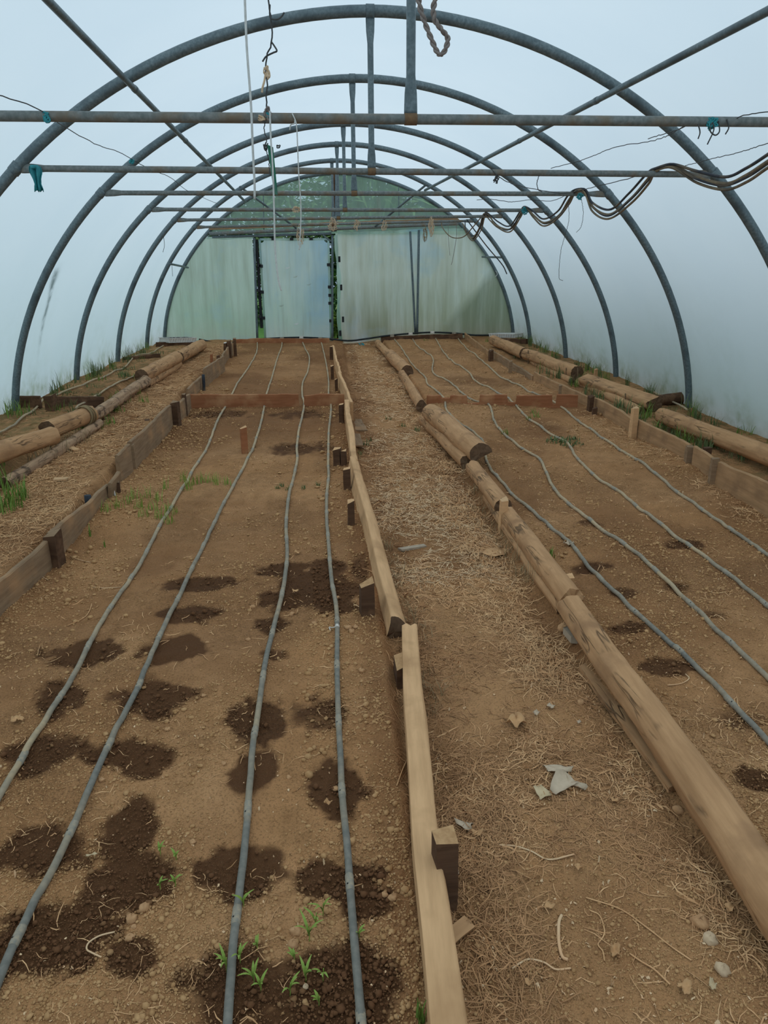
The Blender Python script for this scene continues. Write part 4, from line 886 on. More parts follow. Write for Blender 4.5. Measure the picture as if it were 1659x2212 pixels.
for k, (q1, q2) in enumerate((((1538, 262), (1528, 312)), ((1570, 258), (1567, 290)), ((1508, 268), (1508, 300)))):
    line('string_tail', ('dark string tail hanging left of teal ties', 'dark string tail hanging right of the teal ties', 'short string tail at far left of teal ties')[k], 'string', [(q1[0], q1[1], y0-.03), (q1[0]+4, q1[1]+18, y0-.04), (q2[0], q2[1], y0-.04)], .003, 'wire_dark')
line('string_loop', 'dark string loop below the teal ties', 'string', [(1538, 262, y0-.03), (1534, 282, y0-.04), (1545, 292, y0-.04), (1554, 284, y0-.04), (1552, 262, y0-.03)], .003, 'wire_dark')
knot('string_knot', 'teal string knot on the left sagging wire', 'knot', (284, 347, 5.1), .014, 4, .005, 'teal_plastic', .8)
knot('string_knot', 'teal tie on cables at third crossbar', 'knot', (1252, 421, 6.85), .03, 5, .004, 'teal_plastic', .9)
knot('string_knot', 'teal tie on cables at fourth crossbar', 'knot', (1133, 452, 8.78), .04, 5, .005, 'teal_plastic', .9)
# teal glove-like rag on left end of second crossbar
c = aty(77, 380, YH[1]-.05); root = empty('teal_rag', c, 'teal plastic rag hanging on left end of second crossbar', 'rag')
V = []; n, m = 10, 12
for i in range(n):
    for k in range(m):
        t = k/(m-1)-.5; z = .055-.13*i/(n-1); wd_ = .032*(1+.25*math.sin(i*.8))*(1 if i < 7 else .8)
        V.append((t*2*wd_+.01*i/(n-1), .016*math.sin(k*1.35+i*.25), z-.018*abs(math.sin(k*1.15))*(i == n-1)))
F1 = [(i*m+k, i*m+k+1, (i+1)*m+k+1, (i+1)*m+k) for i in range(n-1) for k in range(m-1)]
o = obj('cloth', (V, F1), 'teal_plastic', root, True); o.modifiers.new('thick', 'SOLIDIFY').thickness = .004
obj('knot_band', ring((0, 0, .05), (0, 0, 1), .024, .02), 'teal_plastic', root, True)
# cables along the right
CB = [(1700, 320, 3.6), (1659, 347, 3.9), (1610, 378, 4.3), (1565, 395, 4.6), (1505, 381, 4.9), (1450, 358, 5.08), (1418, 366, 5.10), (1400, 384, 5.3), (1360, 428, 5.8), (1315, 462, 6.3), (1282, 446, 6.7), (1262, 412, 6.88), (1245, 412, 6.90), (1230, 430, 7.1), (1205, 464, 7.7), (1175, 480, 8.3), (1152, 462, 8.7), (1135, 448, 8.83), (1122, 462, 9.2), (1100, 494, 9.8), (1072, 484, 10.4), (1056, 466, 10.6), (1046, 462, 10.66), (1038, 490, 11.1), (1022, 514, 11.7), (1008, 500, 12.2), (1002, 482, 12.45)]
CL = ['tan cable, lowest of the bundle looping along right crossbars', 'dark cable in the bundle looping along right crossbars', 'tan cable, uppermost of the bundle along right crossbars', 'thin black cable in the bundle along right crossbars']
for k, (mt, r) in enumerate((('cable_tan', .0105), ('cable_black', .009), ('cable_tan', .0085), ('cable_black', .007))):
    R = random.Random(k); off = (2, -13, 15, 6)[k]
    pts = [(px+R.uniform(-3, 3), py+(off*(.9 if j not in (5, 6, 11, 12, 17, 22) else .25))*(5/max(y, 4)), y+R.uniform(-.02, .02)) for j, (px, py, y) in enumerate(CB)]
    line('cable', CL[k], 'cable', pts, r, mt, 200, 8, 'cables looped along the right crossbars')
line('cable', 'thin black cable drooping between last crossbars and end wall', 'cable', [(1045, 462, 10.66), (1022, 490, 11.2), (1000, 512, 11.8), (975, 512, 12.2), (956, 492, 12.45), (953, 474, 12.5)], .008, 'cable_tan', 60, 7)
line('cable', 'black cable running down the right hoop toward end wall', 'cable', [(1008, 474, 12.4), (1050, 530, 12.45), (1085, 572, 12.45), (1095, 592, 12.45)], .009, 'cable_black', 40, 7)
line('twine_loop', 'cream twine loop on the last right hoop', 'twine', [(1071, 585, 13.9), (1074, 592, 13.9), (1070, 598, 13.9)], .006, 'cord_white')
line('wire', 'thin wire dangling from far left hoop', 'wire', [(353, 508, 10.7), (355, 530, 10.7), (352, 545, 10.7)], .003, 'wire_dark'); line('wire', 'thin wire dangling below left side rail', 'wire', [(371, 572, 12.45), (372, 585, 12.45), (373, 597, 12.45)], .003, 'wire_dark')

# ================================================================== trays
def tray(label, q0, q1, htpx, soil):
    A, Bp = P(q0[0], q0[1], .06), P(q1[0], q1[1], .06); M, L = frame(A, Bp); root = empty('seed_tray', (0, 0, 0), label, 'tray'); root.matrix_world = M
    h, d = htpx*13.8/F, .24
    V = []; n = 11
    prof = [(x, (.03 if (i % 2) else 0)) for i, x in enumerate(np.linspace(0, L, 2*n+1))]
    fr = [(x, e, 0) for x, e in prof]; ft = [(x, -.012, h) for x, e in prof]
    V = fr+ft; k = len(prof); Fc = [(i, i+1, k+i+1, k+i) for i in range(k-1)]
    obj('ribbed_side', (V, Fc), 'tray_white', root)
    obj('tray_body', join([boxv(0, L, d-.012, d, 0, h), boxv(0, .012, 0, d, 0, h), boxv(L-.012, L, 0, d, 0, h), boxv(0, L, .013, d, 0, .012)]), 'tray_white', root)
    obj('rim', join([boxv(-.012, L+.012, -.016, .012, h-.008, h), boxv(-.012, L+.012, d-.012, d+.012, h-.008, h), boxv(-.012, .012, 0, d, h-.008, h), boxv(L-.012, L+.012, 0, d, h-.008, h)]), 'tray_white', root)
    if soil:
        xs = np.linspace(.012, L-.012, 14); yy = np.linspace(.012, d-.012, 8)
        V = [(x, y, h-.006+.010*vnoise(x*25, y*25, 3)) for y in yy for x in xs]
        obj('compost_fill', (V, [(j*14+i, j*14+i+1, (j+1)*14+i+1, (j+1)*14+i) for j in range(7) for i in range(13)]), 'compost', root)
tray('white seed tray of dark compost by the left end wall', (366, 741), (424, 739), 9, True)
tray('white seed tray lying by the right end wall', (1057, 729), (1112, 730), 8, False)

# ================================================================== stones, leaves, stalks
def lump(label, q, wpx, mat, name='stone', cat='stone', fl=.75, group=None, s=None):
    SEED[0] += 9; b = P(*q); b.z = T(b.x, b.y); r = wpx*(b-Vector(CAMP)).length/F/2; V = []; n, m = 7, 9
    for i in range(n+1):
        th = math.pi*i/n
        for k in range(m):
            ps = 2*math.pi*k/m; e = r*(1+.30*float(vnoise(math.cos(ps)*1.3+3*i/n, math.sin(ps)*1.3+4*i/n, SEED[0]))+.18*float(vnoise(math.cos(ps)*3+9*i/n, math.sin(ps)*3+7*i/n, SEED[0]+1)))
            V.append((e*math.sin(th)*math.cos(ps), e*math.sin(th)*math.sin(ps), e*fl*math.cos(th)))
    Fc = [(i*m+k, (i+1)*m+k, (i+1)*m+(k+1) % m, i*m+(k+1) % m) for i in range(n) for k in range(m)]
    o = obj(name, (V, Fc), mat, None, True); o.location = (b.x, b.y, b.z+r*fl*.25); o.rotation_euler = (0, 0, random.uniform(0, 6)); return tag(o, label, cat, group)
for lb, q, w_, mt in (('round tan stone at photo bottom right on path', (1510, 2000), 30, 'stone'), ('pale blocky stone below the round tan stone', (1532, 2036), 26, 'stone_pale'), ('small pale flat stone at lower right of path', (1558, 2108), 26, 'stone_pale'), ('grey stone on wet soil between left hoses', (311, 1955), 22, 'stone'), ('pebbly clod below the grey stone', (283, 1978), 20, 'stone'), ('brown stone by curled straw in left bed', (280, 2020), 16, 'stone'), ('flat brown clod left of the pale rail', (637, 2010), 22, 'stone'), ('brown clod between last two left hoses', (634, 2038), 22, 'stone'), ('small clod at foot of pale rail', (848, 1945), 18, 'stone'), ('lone clod near the pale rail', (831, 1936), 14, 'stone'), ('pale pebble on wet soil at photo bottom', (660, 2128), 11, 'stone_pale'), ('clod beside hose in dark soil', (725, 1700), 13, 'stone'), ('tan stone beside sawn block', (781, 1448), 15, 'stone'), ('grey stone beside white tie', (752, 1360), 16, 'stone'), ('rounded stone near slit of path plank', (1255, 1520), 16, 'stone'), ('stone by end of half-round log', (728, 1292), 12, 'stone'), ('pebble lying right of the white tie', (760, 1366), 14, 'stone'), ('brown stone lower path right', (1466, 1752), 20, 'stone'), ('brown clod by right log lower part', (1400, 1700), 14, 'stone'), ('tan rock under the nearest right log beside offcut', (1220, 1352), 26, 'stone')):
    lump(lb, q, w_, mt)
for k in range(60):
    x_, y_ = random.uniform(-1.15, -.28), 1.15+random.random()**1.6*2.2; SEED[0] += 1
    if x_ < CAMP[0]-.45*y_ or wetness(np.array([x_]), np.array([y_]))[0] > .2: continue
    dd = math.hypot(y_, 1.5); d_ = Vector((x_, y_, 0.02))-Vector(CAMP); zc = d_.dot(Vector(fw)); lump('small brown clod scattered on the left bed soil', (W/2+F*d_.dot(Vector(rt))/zc, H/2-F*d_.dot(Vector(up))/zc), random.uniform(6, 13), 'stone', 'soil_clod', 'clod', fl=.55, group='clods on the left bed')
def leaf(label, q, lpx, mat, s, rz=None, lobes=5, curl=.02, group=None, asp=.8, name='dry_leaf'):
    R = random.Random(s); b = P(*q); sc_ = lpx*(b-Vector(CAMP)).length/F/2; n = 26; V = [(0, 0, .006)]
    ring_ = []
    for k in range(n):
        t = 2*math.pi*k/n; rr = sc_*(.84+.16*math.cos(lobes*t+R.uniform(-.5, .5)))*R.uniform(.78, 1.12)*(.72 if k % 9 == s % 9 else 1)
        ring_.append((rr*math.cos(t), asp*rr*math.sin(t)))
    for f in (.5, 1.):
        for k, (x, y) in enumerate(ring_):
            V.append((x*f, y*f, .006+curl*f*f*(.5+.5*math.sin(3*2*math.pi*k/n+s))*R.uniform(.5, 1.2)))
    Fc = [(0, 1+k, 1+(k+1) % n) for k in range(n)]+[(1+k, 1+n+k, 1+n+(k+1) % n, 1+(k+1) % n) for k in range(n)]
    o = obj(name, (V, Fc), mat, None, True); o.location = (b.x, b.y, T(b.x, b.y)+.004); o.rotation_euler = (R.uniform(-.12, .12), R.uniform(-.12, .12), R.uniform(0, 6) if rz is None else rz)
    o.modifiers.new('thick', 'SOLIDIFY').thickness = .0015
    return tag(o, label, 'leaf', group)
def leafpoly(label, pts, mat, curl=.012):
    SEED[0] += 3; w = [P(*q, .004) for q in pts]; c = sum(w, Vector())/len(w); c.z = T(c.x, c.y)+.005
    R = random.Random(SEED[0]); n = len(w); V = [(0, 0, .004)]
    fine = []
    for k in range(n):
        for u in (0, .5): p_ = w[k].lerp(w[(k+1) % n], u); fine.append(p_-c+Vector((R.uniform(-1, 1), R.uniform(-1, 1), 0))*.0025)
    m = len(fine)
    for f in (.5, 1.):
        for k, p_ in enumerate(fine): V.append((p_.x*f, p_.y*f, .003+curl*f*f*(.5+.5*math.sin(k*1.1+SEED[0]))+.004*(1-f)))
    Fc = [(0, 1+k, 1+(k+1) % m) for k in range(m)]+[(1+k, 1+m+k, 1+m+(k+1) % m, 1+(k+1) % m) for k in range(m)]
    o = obj('dry_leaf', (V, Fc), mat, None, True); o.location = c; o.modifiers.new('thick', 'SOLIDIFY').thickness = .0012; return tag(o, label, 'leaf')
leafpoly('large torn grey-green dry leaf on centre path', [(1202, 1674), (1216, 1668), (1224, 1680), (1236, 1696), (1248, 1694), (1258, 1702), (1271, 1711), (1262, 1714), (1250, 1704), (1240, 1705), (1228, 1707), (1218, 1719), (1200, 1726), (1188, 1713), (1193, 1692)], 'leaf_grey')
leafpoly('grey leaf scrap above the large torn leaf', [(1171, 1659), (1190, 1661), (1210, 1659), (1226, 1661), (1240, 1665), (1232, 1672), (1215, 1673), (1198, 1677), (1184, 1672), (1178, 1666)], 'leaf_grey', .01)
leafpoly('cream leaf scrap left of large torn leaf', [(1151, 1709), (1160, 1705), (1170, 1704), (1178, 1716), (1191, 1722), (1188, 1730), (1178, 1731), (1168, 1735), (1157, 1725)], 'leaf_cream', .01)
leafpoly('curled tan dry leaf on centre path', [(1092, 1567), (1102, 1560), (1110, 1556), (1112, 1545), (1119, 1555), (1130, 1558), (1139, 1570), (1128, 1576), (1118, 1581), (1108, 1572)], 'leaf_tan', .025)
leafpoly('grey dry leaf behind the leaning dark post', [(980, 1778), (1000, 1780), (1023, 1784), (1016, 1791), (1021, 1800), (1004, 1797), (992, 1794)], 'leaf_grey', .012)
leafpoly('tan dry leaf under the slate strip beside straw', [(1036, 1194), (1052, 1189), (1070, 1185), (1094, 1192), (1090, 1202), (1070, 1205), (1050, 1199)], 'leaf_tan', .012)
leaf('grey leaf scrap near the curled tan leaf', (1190, 1532), 20, 'leaf_grey', 16, .3, 3, .01)
leaf('small grey leaf scrap right of curled tan leaf', (1158, 1548), 17, 'leaf_grey', 17, .3, 3, .01)
leaf('tiny bluish leaf scrap on path near log', (1250, 1565), 12, 'leaf_grey', 18, .3, 3, .008)
leaf('tan leaf scrap right of the leaning dark post', (1030, 1815), 26, 'leaf_tan', 20, .2, 3, .015)
leaf('small grey leaf beside the leaning post', (985, 1896), 18, 'leaf_grey', 21, 1.2, 3, .01)
leaf('brown folded leaf at lower right of path', (1328, 2060), 30, 'leaf_tan', 23, 1.3, 2, .02)
leaf('tan leaf low on the path right side', (1478, 2148), 30, 'leaf_tan', 24, .4, 3, .012)
leaf('yellowish leaf at photo bottom right', (1535, 2145), 20, 'leaf_cream', 25, 1.0, 2, .012)
leaf('pale tan triangular leaf scrap on path', (1327, 1733), 15, 'leaf_tan', 26, 0, 3, .01)
leaf('tan leaf scrap on lower path', (1186, 1965), 24, 'leaf_tan', 27, 0, 3, .01)
leaf('tan leaf scrap at bottom of path', (1140, 2134), 18, 'leaf_tan', 28, 0, 3, .01)
leaf('tan leaf near the long stalk on path', (1248, 1880), 18, 'leaf_tan', 29, 0, 3, .01)
leaf('dry tan leaf at left edge of left bed', (38, 1562), 26, 'leaf_tan', 30, 0, 3, .012)
leaf('small pale leaf in wet soil of the left bed', (197, 1845), 22, 'leaf_cream', 31, .1, 2, .004, asp=.25)
leaf('pale star-shaped leaf scrap on dark wet soil', (638, 1281), 16, 'leaf_tan', 32, .1, 5, .008)
leaf('small pale leaf scrap above wet soil', (642, 1196), 15, 'leaf_tan', 33, .1, 3, .012)
leaf('shell-like leaf scrap on wet soil beside hose', (708, 1736), 18, 'leaf_tan', 34, .1, 2, .014)
leaf('torn grey leaf caught under right bed hose', (1226, 1183), 30, 'leaf_grey', 35, .2, 2, .02, asp=.5)
leaf('tan leaf scrap beside knotted stalk on path', (1575, 1968), 22, 'leaf_tan', 36, .2, 3, .012)
def stalk(label, pts, r, mat='straw_pale', group=None):
    w = [P(*q, r) for q in pts]; w = [(p_.x, p_.y, T(p_.x, p_.y)+r*(1.2+.8*random.random())) for p_ in w]
    o = obj('dry_stalk', tube(spline(w, max(8, 5*len(w))), r, 5), mat, None, True); return tag(o, label, 'stalk', group)
stalk('curled pale straw on wet soil between left hoses', [(247, 2008), (215, 2020), (192, 2036), (187, 2050), (198, 2058), (219, 2068)], .0022)
stalk('long thin stalk lying diagonally on lower path', [(1266, 1937), (1340, 1962), (1400, 2010), (1450, 2052), (1492, 2083)], .002, 'straw')
stalk('thick pale bark strip on lower path', [(1213, 1978), (1207, 1997), (1206, 2025), (1208, 2050), (1215, 2070), (1226, 2077)], .0042, 'straw_pale')
stalk('bent pale twig at bottom of path', [(1106, 2100), (1122, 2086), (1143, 2076), (1175, 2084), (1200, 2096), (1233, 2093)], .0025, 'straw_pale')
stalk('wavy thin root on lower path', [(1275, 1965), (1295, 1975), (1306, 2005), (1303, 2022), (1292, 2040), (1302, 2056), (1306, 2075)], .0018, 'straw')
stalk('forked pale stalk lying on mid path', [(1078, 1833), (1112, 1833), (1147, 1838), (1185, 1855), (1240, 1850)], .0026, 'straw_pale')
stalk('thin curved stalk below forked stalk', [(1070, 1858), (1100, 1865), (1128, 1862), (1147, 1836)], .0017, 'straw')
stalk('dark thin twig at bottom right of path', [(1360, 2058), (1385, 2080), (1412, 2100), (1446, 2136)], .0024, 'straw')
stalk('pale stalk leaning on the pale rail', [(857, 1690), (868, 1665), (880, 1636)], .002, 'straw')
stalk('thin stalk on bed left of half-round log', [(764, 1305), (785, 1318), (806, 1336)], .002, 'straw_pale')
stalk('pale curved stalk near foot of left boards', [(145, 1348), (180, 1330), (192, 1315), (197, 1298)], .002, 'straw')
stalk('straight pale stalk lying left of first hose', [(200, 1260), (225, 1265), (260, 1264)], .002, 'straw_pale')
stalk('thin stalk by first left hose', [(150, 1195), (170, 1205), (195, 1210)], .002, 'straw_pale')
stalk('pale stalk at foot of near left board', [(84, 1218), (90, 1238), (103, 1245)], .002, 'straw_pale')
stalk('arched straw on right bed soil', [(1440, 1490), (1470, 1485), (1487, 1475), (1480, 1462)], .002, 'straw_pale')
stalk('curled straw on right bed beside hose', [(1540, 1337), (1548, 1332), (1560, 1338), (1566, 1346)], .0018, 'straw_pale')

# ================================================================== litter (uncountable)
def ribbons(name, pos, ang, L, wd_, mat, label, seed, lift=.006, segs=3, cu=.5):
    R = np.random.default_rng(seed); n = len(pos); u = np.linspace(0, 1, segs+1); a = ang[:, None]+np.cumsum(R.normal(0, cu, (n, segs+1)), 1)
    st = (L/segs)[:, None]; x = pos[:, :1]+np.cumsum(np.cos(a)*st, 1); y = pos[:, 1:2]+np.cumsum(np.sin(a)*st, 1)
    z = terrain(x, y)+.0012+np.abs(R.normal(0, lift, (n, 1)))*np.clip(.3+R.normal(0, .6, (n, segs+1)), 0, 2)
    nx, ny = -np.sin(a), np.cos(a); tz = R.normal(0, .5, (n, 1)); w_ = wd_[:, None]*np.array([.6]+[1]*(segs-1)+[.5])
    V = np.stack([np.stack([x-nx*w_, y-ny*w_, z-tz*w_], -1), np.stack([x+nx*w_, y+ny*w_, z+tz*w_], -1)], 2).reshape(-1, 3)
    b_ = (np.arange(n)*(segs+1)*2)[:, None]+2*np.arange(segs)[None]; b_ = b_.reshape(-1)
    Fq = np.stack([b_, b_+1, b_+3, b_+2], 1)
    return tag(bigmesh(name, V, Fq, mat, smooth=False), label, 'straw', None, 'stuff')
def scatter(n, xl, xr, y0_, y1_, seed, power=1.6, clump=0., cs=3., off=.5):
    R = np.random.default_rng(seed); out = []
    while sum(map(len, out)) < n:
        u = R.random(n*2); y = (y0_**(1-power)+u*(y1_**(1-power)-y0_**(1-power)))**(1/(1-power))
        a_, b_ = xl(y), xr(y); x = a_+(b_-a_)*R.random(len(y))
        vis = np.abs(x-CAMP[0]-.09*y) < .62*y+.25; keep = vis
        if clump: keep = keep & (R.random(len(y)) < np.clip(off+clump*fbm(x*cs, y*cs, 3, seed), .02, 1))
        out.append(np.stack([x[keep], y[keep]], 1))
    return np.concatenate(out)[:n]
R = np.random.default_rng(5)
def litter(name, n, xl, xr, ya, yb, mat, label, seed, Lr=(.02, .09), wr_=(.0006, .0014), power=1.6, clump=1., off=.5, **k):
    p_ = scatter(n, xl, xr, ya, yb, seed, power, clump, 3., off); f = np.sqrt(np.maximum(p_[:, 1], 1.5)/2.0)
    L = R.uniform(*Lr, n)**1.0*R.uniform(.5, 1, n); ribbons(name, p_, R.uniform(0, 6.283, n), L, R.uniform(*wr_, n)*np.clip(f, 1, 2.2), mat, label, seed, **k)
litter('straw_litter', 4200, lambda y: bC1(y)+.05, lambda y: bC2(y)-.04, 1.0, 13.8, 'straw', 'fine pale straw strewn over the centre path', 101, clump=1.6, off=.1, Lr=(.02, .11), wr_=(.0007, .0019))
litter('straw_litter', 6500, lambda y: bC1(y)+.05, lambda y: bC2(y)-.04, 1.0, 13.8, 'straw_dim', 'fine brown straw trodden into the centre path', 102, clump=1.6, off=.1)
litter('straw_litter', 2600, lambda y: bC1(y)+.03, lambda y: bC1(y)+.26, 1.0, 12, 'straw_dim', 'dense brown straw heaped beside the path rails', 103, Lr=(.04, .13), lift=.012, clump=.6)
litter('straw_litter', 4200, lambda y: bC2(y)-.28, lambda y: bC2(y)-.05, 2.4, 10, 'straw', 'dry straw heaped against the right path logs', 104, Lr=(.04, .14), lift=.014, clump=.8, power=1.3)
litter('straw_litter', 5000, lambda y: bC1(y)+.08, lambda y: bC2(y)-.06, 3.4, 13.8, 'straw_pale', 'pale straw layer on the far centre path', 105, Lr=(.04, .13), power=1.3, clump=.9)
litter('straw_litter', 9000, lambda y: bL2(y)+.06, lambda y: bL1(y)-.03, 3.3, 13.8, 'straw', 'pale straw covering the left side path', 106, Lr=(.04, .13), power=1.3, clump=.6)
litter('straw_litter', 5000, lambda y: bL2(y)+.04, lambda y: bL1(y)-.03, 3.3, 13.8, 'straw_dim', 'brown straw covering the left side path', 107, Lr=(.04, .13), power=1.3, clump=.8)
litter('straw_litter', 900, lambda y: bL1(y)+.03, lambda y: bC1(y)-.04, 1.0, 13.8, 'straw', 'sparse straw bits on the left bed soil', 108, clump=1.)
litter('straw_litter', 1500, lambda y: bC2(y)+.05, lambda y: bR1(y)-.03, 1.6, 13.8, 'straw', 'sparse straw bits on the right bed soil', 109, clump=1.)
litter('straw_litter', 1200, lambda y: bR1(y)-.3, lambda y: bR1(y)+.0, 3.5, 12, 'straw', 'straw strewn along the right bed boards', 110, Lr=(.04, .13), clump=1.2)
litter('straw_litter', 1200, lambda y: bR1(y)+.05, lambda y: bR2(y)+.3, 4.5, 13.5, 'straw_dim', 'brown litter on the right side path', 111, Lr=(.04, .12), clump=.6, power=1.2)
litter('straw_litter', 1200, lambda y: bL2(y)-.5, lambda y: bL2(y)-.05, 5.5, 13.5, 'straw_dim', 'brown litter on the left side bed', 112, Lr=(.04, .12), clump=.6, power=1.2)
litter('leaf_crumbs', 350, lambda y: bC1(y)+.05, lambda y: bC2(y)-.05, 1.0, 9, 'straw_pale', 'pale crumbs of leaf on the centre path', 113, Lr=(.006, .016), wr_=(.0015, .0035), clump=.6)
litter('leaf_crumbs', 350, lambda y: bL1(y)+.05, lambda y: bC1(y)-.05, 1.0, 7, 'straw_pale', 'tiny pale crumbs on left bed soil', 114, Lr=(.004, .01), wr_=(.001, .003), clump=.6)
litter('leaf_crumbs', 350, lambda y: bC2(y)+.05, lambda y: bR1(y)-.05, 1.6, 7, 'straw_pale', 'tiny pale crumbs on right bed soil', 115, Lr=(.004, .01), wr_=(.001, .003), clump=.6)
# clods
ICO = np.array([(0, 0, -1), (.72, -.53, -.45), (-.28, -.85, -.45), (-.89, 0, -.45), (-.28, .85, -.45), (.72, .53, -.45), (.28, -.85, .45), (-.72, -.53, .45), (-.72, .53, .45), (.28, .85, .45), (.89, 0, .45), (0, 0, 1)])
ICF = np.array([(0, 1, 2), (1, 0, 5), (0, 2, 3), (0, 3, 4), (0, 4, 5), (1, 5, 10), (2, 1, 6), (3, 2, 7), (4, 3, 8), (5, 4, 9), (1, 10, 6), (2, 6, 7), (3, 7, 8), (4, 8, 9), (5, 9, 10), (6, 10, 11), (7, 6, 11), (8, 7, 11), (9, 8, 11), (10, 9, 11)])
def clods(n, xl, xr, ya, yb, label, seed, rmin=.0015, rmax=.009, power=2.0, clump=1.2, pw=2.7):
    R_ = np.random.default_rng(seed); p_ = scatter(n, xl, xr, ya, yb, seed, power, clump, 2.2)
    r = (rmin**(-pw)+R_.random(n)*(rmax**(-pw)-rmin**(-pw)))**(-1/pw); r = r*np.clip(np.sqrt(p_[:, 1]/1.8), 1, 2.6)
    V = ICO[None]*(1+R_.normal(0, .17, (n, 12, 1)))*r[:, None, None]*np.stack([R_.uniform(.8, 1.3, n), R_.uniform(.8, 1.3, n), R_.uniform(.55, .95, n)], 1)[:, None]
    a_ = R_.uniform(0, 6.283, n); c, s_ = np.cos(a_)[:, None], np.sin(a_)[:, None]
    x = V[..., 0]*c-V[..., 1]*s_+p_[:, :1]; y = V[..., 0]*s_+V[..., 1]*c+p_[:, 1:]; z = V[..., 2]+(terrain(p_[:, 0], p_[:, 1])+r*.25)[:, None]
    Fq = (np.arange(n)*12)[:, None, None]+ICF[None]
    wv = np.repeat(wetness(p_[:, 0], p_[:, 1])+.15*R_.normal(0, 1, n), 12)
    return tag(bigmesh('soil_crumbs', np.stack([x, y, z], -1).reshape(-1, 3), Fq.reshape(-1, 3), 'clod', dict(wet=wv), smooth=False), label, 'soil', None, 'stuff')
clods(32000, lambda y: bL1(y)+.03, lambda y: bC1(y)-.03, 1.0, 13.5, 'loose soil crumbs over the left bed', 201)
clods(5000, lambda y: bC1(y)-.33, lambda y: bC1(y)-.03, 1.0, 9, 'coarse soil crumbs heaped beside the path rails', 202, .0022, .012, 1.6, .5)
clods(22000, lambda y: bC2(y)+.05, lambda y: bR1(y)-.03, 1.4, 13.5, 'loose soil crumbs over the right bed', 203)
clods(11000, lambda y: bC1(y)+.05, lambda y: bC2(y)-.05, 1.0, 8, 'loose soil crumbs on the centre path', 204, .0015, .006)
clods(4000, lambda y: bL1(y)+.03, lambda y: bL1(y)+.5, 2.6, 9, 'soil crumbs along the left boards', 205, .0022, .012, 1.5, .6)

# ================================================================== weeds
def ordn(k):
    w_ = 'zeroth first second third fourth fifth sixth seventh eighth ninth tenth eleventh twelfth thirteenth fourteenth fifteenth sixteenth seventeenth eighteenth nineteenth'.split()
    if k < 20: return w_[k]
    t_ = {2: ('twentieth', 'twenty'), 3: ('thirtieth', 'thirty'), 4: ('fortieth', 'forty')}[k//10]
    return t_[0] if k % 10 == 0 else t_[1]+'-'+w_[k % 10]
def weeds(n, f, h, nb, label, group, mat='grass_dull', spread=.06, width=.004, droop=.6, seed=0):
    R_ = random.Random(seed); pos = sorted((f(R_) for k in range(n)), key=lambda q: q[1])
    for k in range(n):
        x, y = pos[k]; m_ = mat if isinstance(mat, str) else R_.choice(mat)
        tuft(Vector((x, y, 0)), int(nb*R_.uniform(.6, 1.3)), h*R_.uniform(.55, 1.25), spread*R_.uniform(.6, 1.4), label+', '+ordn(k+1)+' from camera', m_, 'grass_tuft', group, width, droop)
GD = ['grass', 'grass_dull', 'grass_dull']
weeds(30, lambda R_: (-3.2+R_.uniform(0, .12), R_.uniform(6.6, 12.5)), .22, 16, 'wispy grass tuft growing along the left plastic wall foot', 'grass along the left plastic', GD, seed=1)
weeds(40, lambda R_: (3.2-R_.uniform(0, .16), R_.uniform(5.2, 12.8)), .20, 16, 'wispy grass tuft growing along the right plastic wall foot', 'grass along the right plastic', GD, seed=2)
weeds(24, lambda R_: (R_.uniform(-3.1, -2.75), R_.uniform(6.6, 12)), .10, 16, 'short green tuft growing in the left side bed', 'grass in the left side bed', GD, .07, seed=3)
weeds(46, lambda R_: (R_.uniform(2.5, 2.82), R_.uniform(4.9, 11.5)), .19, 26, 'green tuft growing on the right path before the logs', 'grass on the right path', GD, .07, seed=4)
weeds(14, lambda R_: (R_.uniform(-2.72, -2.5), R_.uniform(6.2, 9.5)), .12, 16, 'green tuft at the foot of left path logs', 'grass below left logs', GD, .06, seed=5)
for px, py, n, h, sp in ((15, 1100, 60, .22, .10), (40, 1075, 40, .18, .08), (0, 1060, 40, .25, .1), (-20, 1000, 30, .25, .1)):
    tuft(P(px, py), n, h, sp, 'bright green grass clump at photo left edge, '+{15: 'lowest', 40: 'farthest right', 0: 'upper', -20: 'topmost beside log'}[px]+' one', 'grass', group='grass clump at the left edge')
for k in range(14):
    tuft(P(70+k*9+random.uniform(-3, 3), 1010-k*5+random.uniform(-8, 8)), 12, .16, .06, 'dry tan grass tuft below the nearest left log, '+ordn(k+1)+' from left', 'grass_dry', 'dry_grass_tuft', 'dry grass under left logs', .0022, 1.)
for n_, (px, py) in enumerate(((240, 880), (270, 872), (255, 890), (225, 900), (290, 855), (262, 862), (310, 870), (248, 868), (236, 915), (205, 925))):
    tuft(P(px, py), 22, .11, .07, 'green tuft around the weathered broken left log'+(', by its right end' if px > 280 else ', by its left end' if px < 230 else ', at its middle'), 'grass', group='grass by the broken log')
for n_, (px, py) in enumerate(sorted(((290, 1078), (315, 1080), (340, 1085), (300, 1100), (330, 1105), (358, 1110), (372, 1108), (345, 1122), (310, 1118), (280, 1090), (260, 1100), (365, 1130), (230, 1108), (355, 1060), (410, 1050), (425, 1045), (440, 1040), (455, 1042), (470, 1048), (405, 1060), (490, 1050), (398, 1038)), key=lambda q: -q[1])):
    tuft(P(px, py), 14, .11, .035, 'bright green seedling clump beside the first left hoses, '+ordn(n_+1)+' from camera', 'seedling', 'seedling_clump', 'seedlings by left hoses', .0028)
for px, py in ((195, 1155), (225, 1175)): tuft(P(px, py), 6, .09, .008, 'dark green shoot near the second left board', 'grass', group='shoots by left boards')
for px, py in ((600, 1055), (620, 1060), (655, 1058), (685, 1050), (610, 1048)): tuft(P(px, py), 12, .04, .02, 'faint green sprouts between third and fourth left hoses', 'grass_dull', group='faint sprouts')
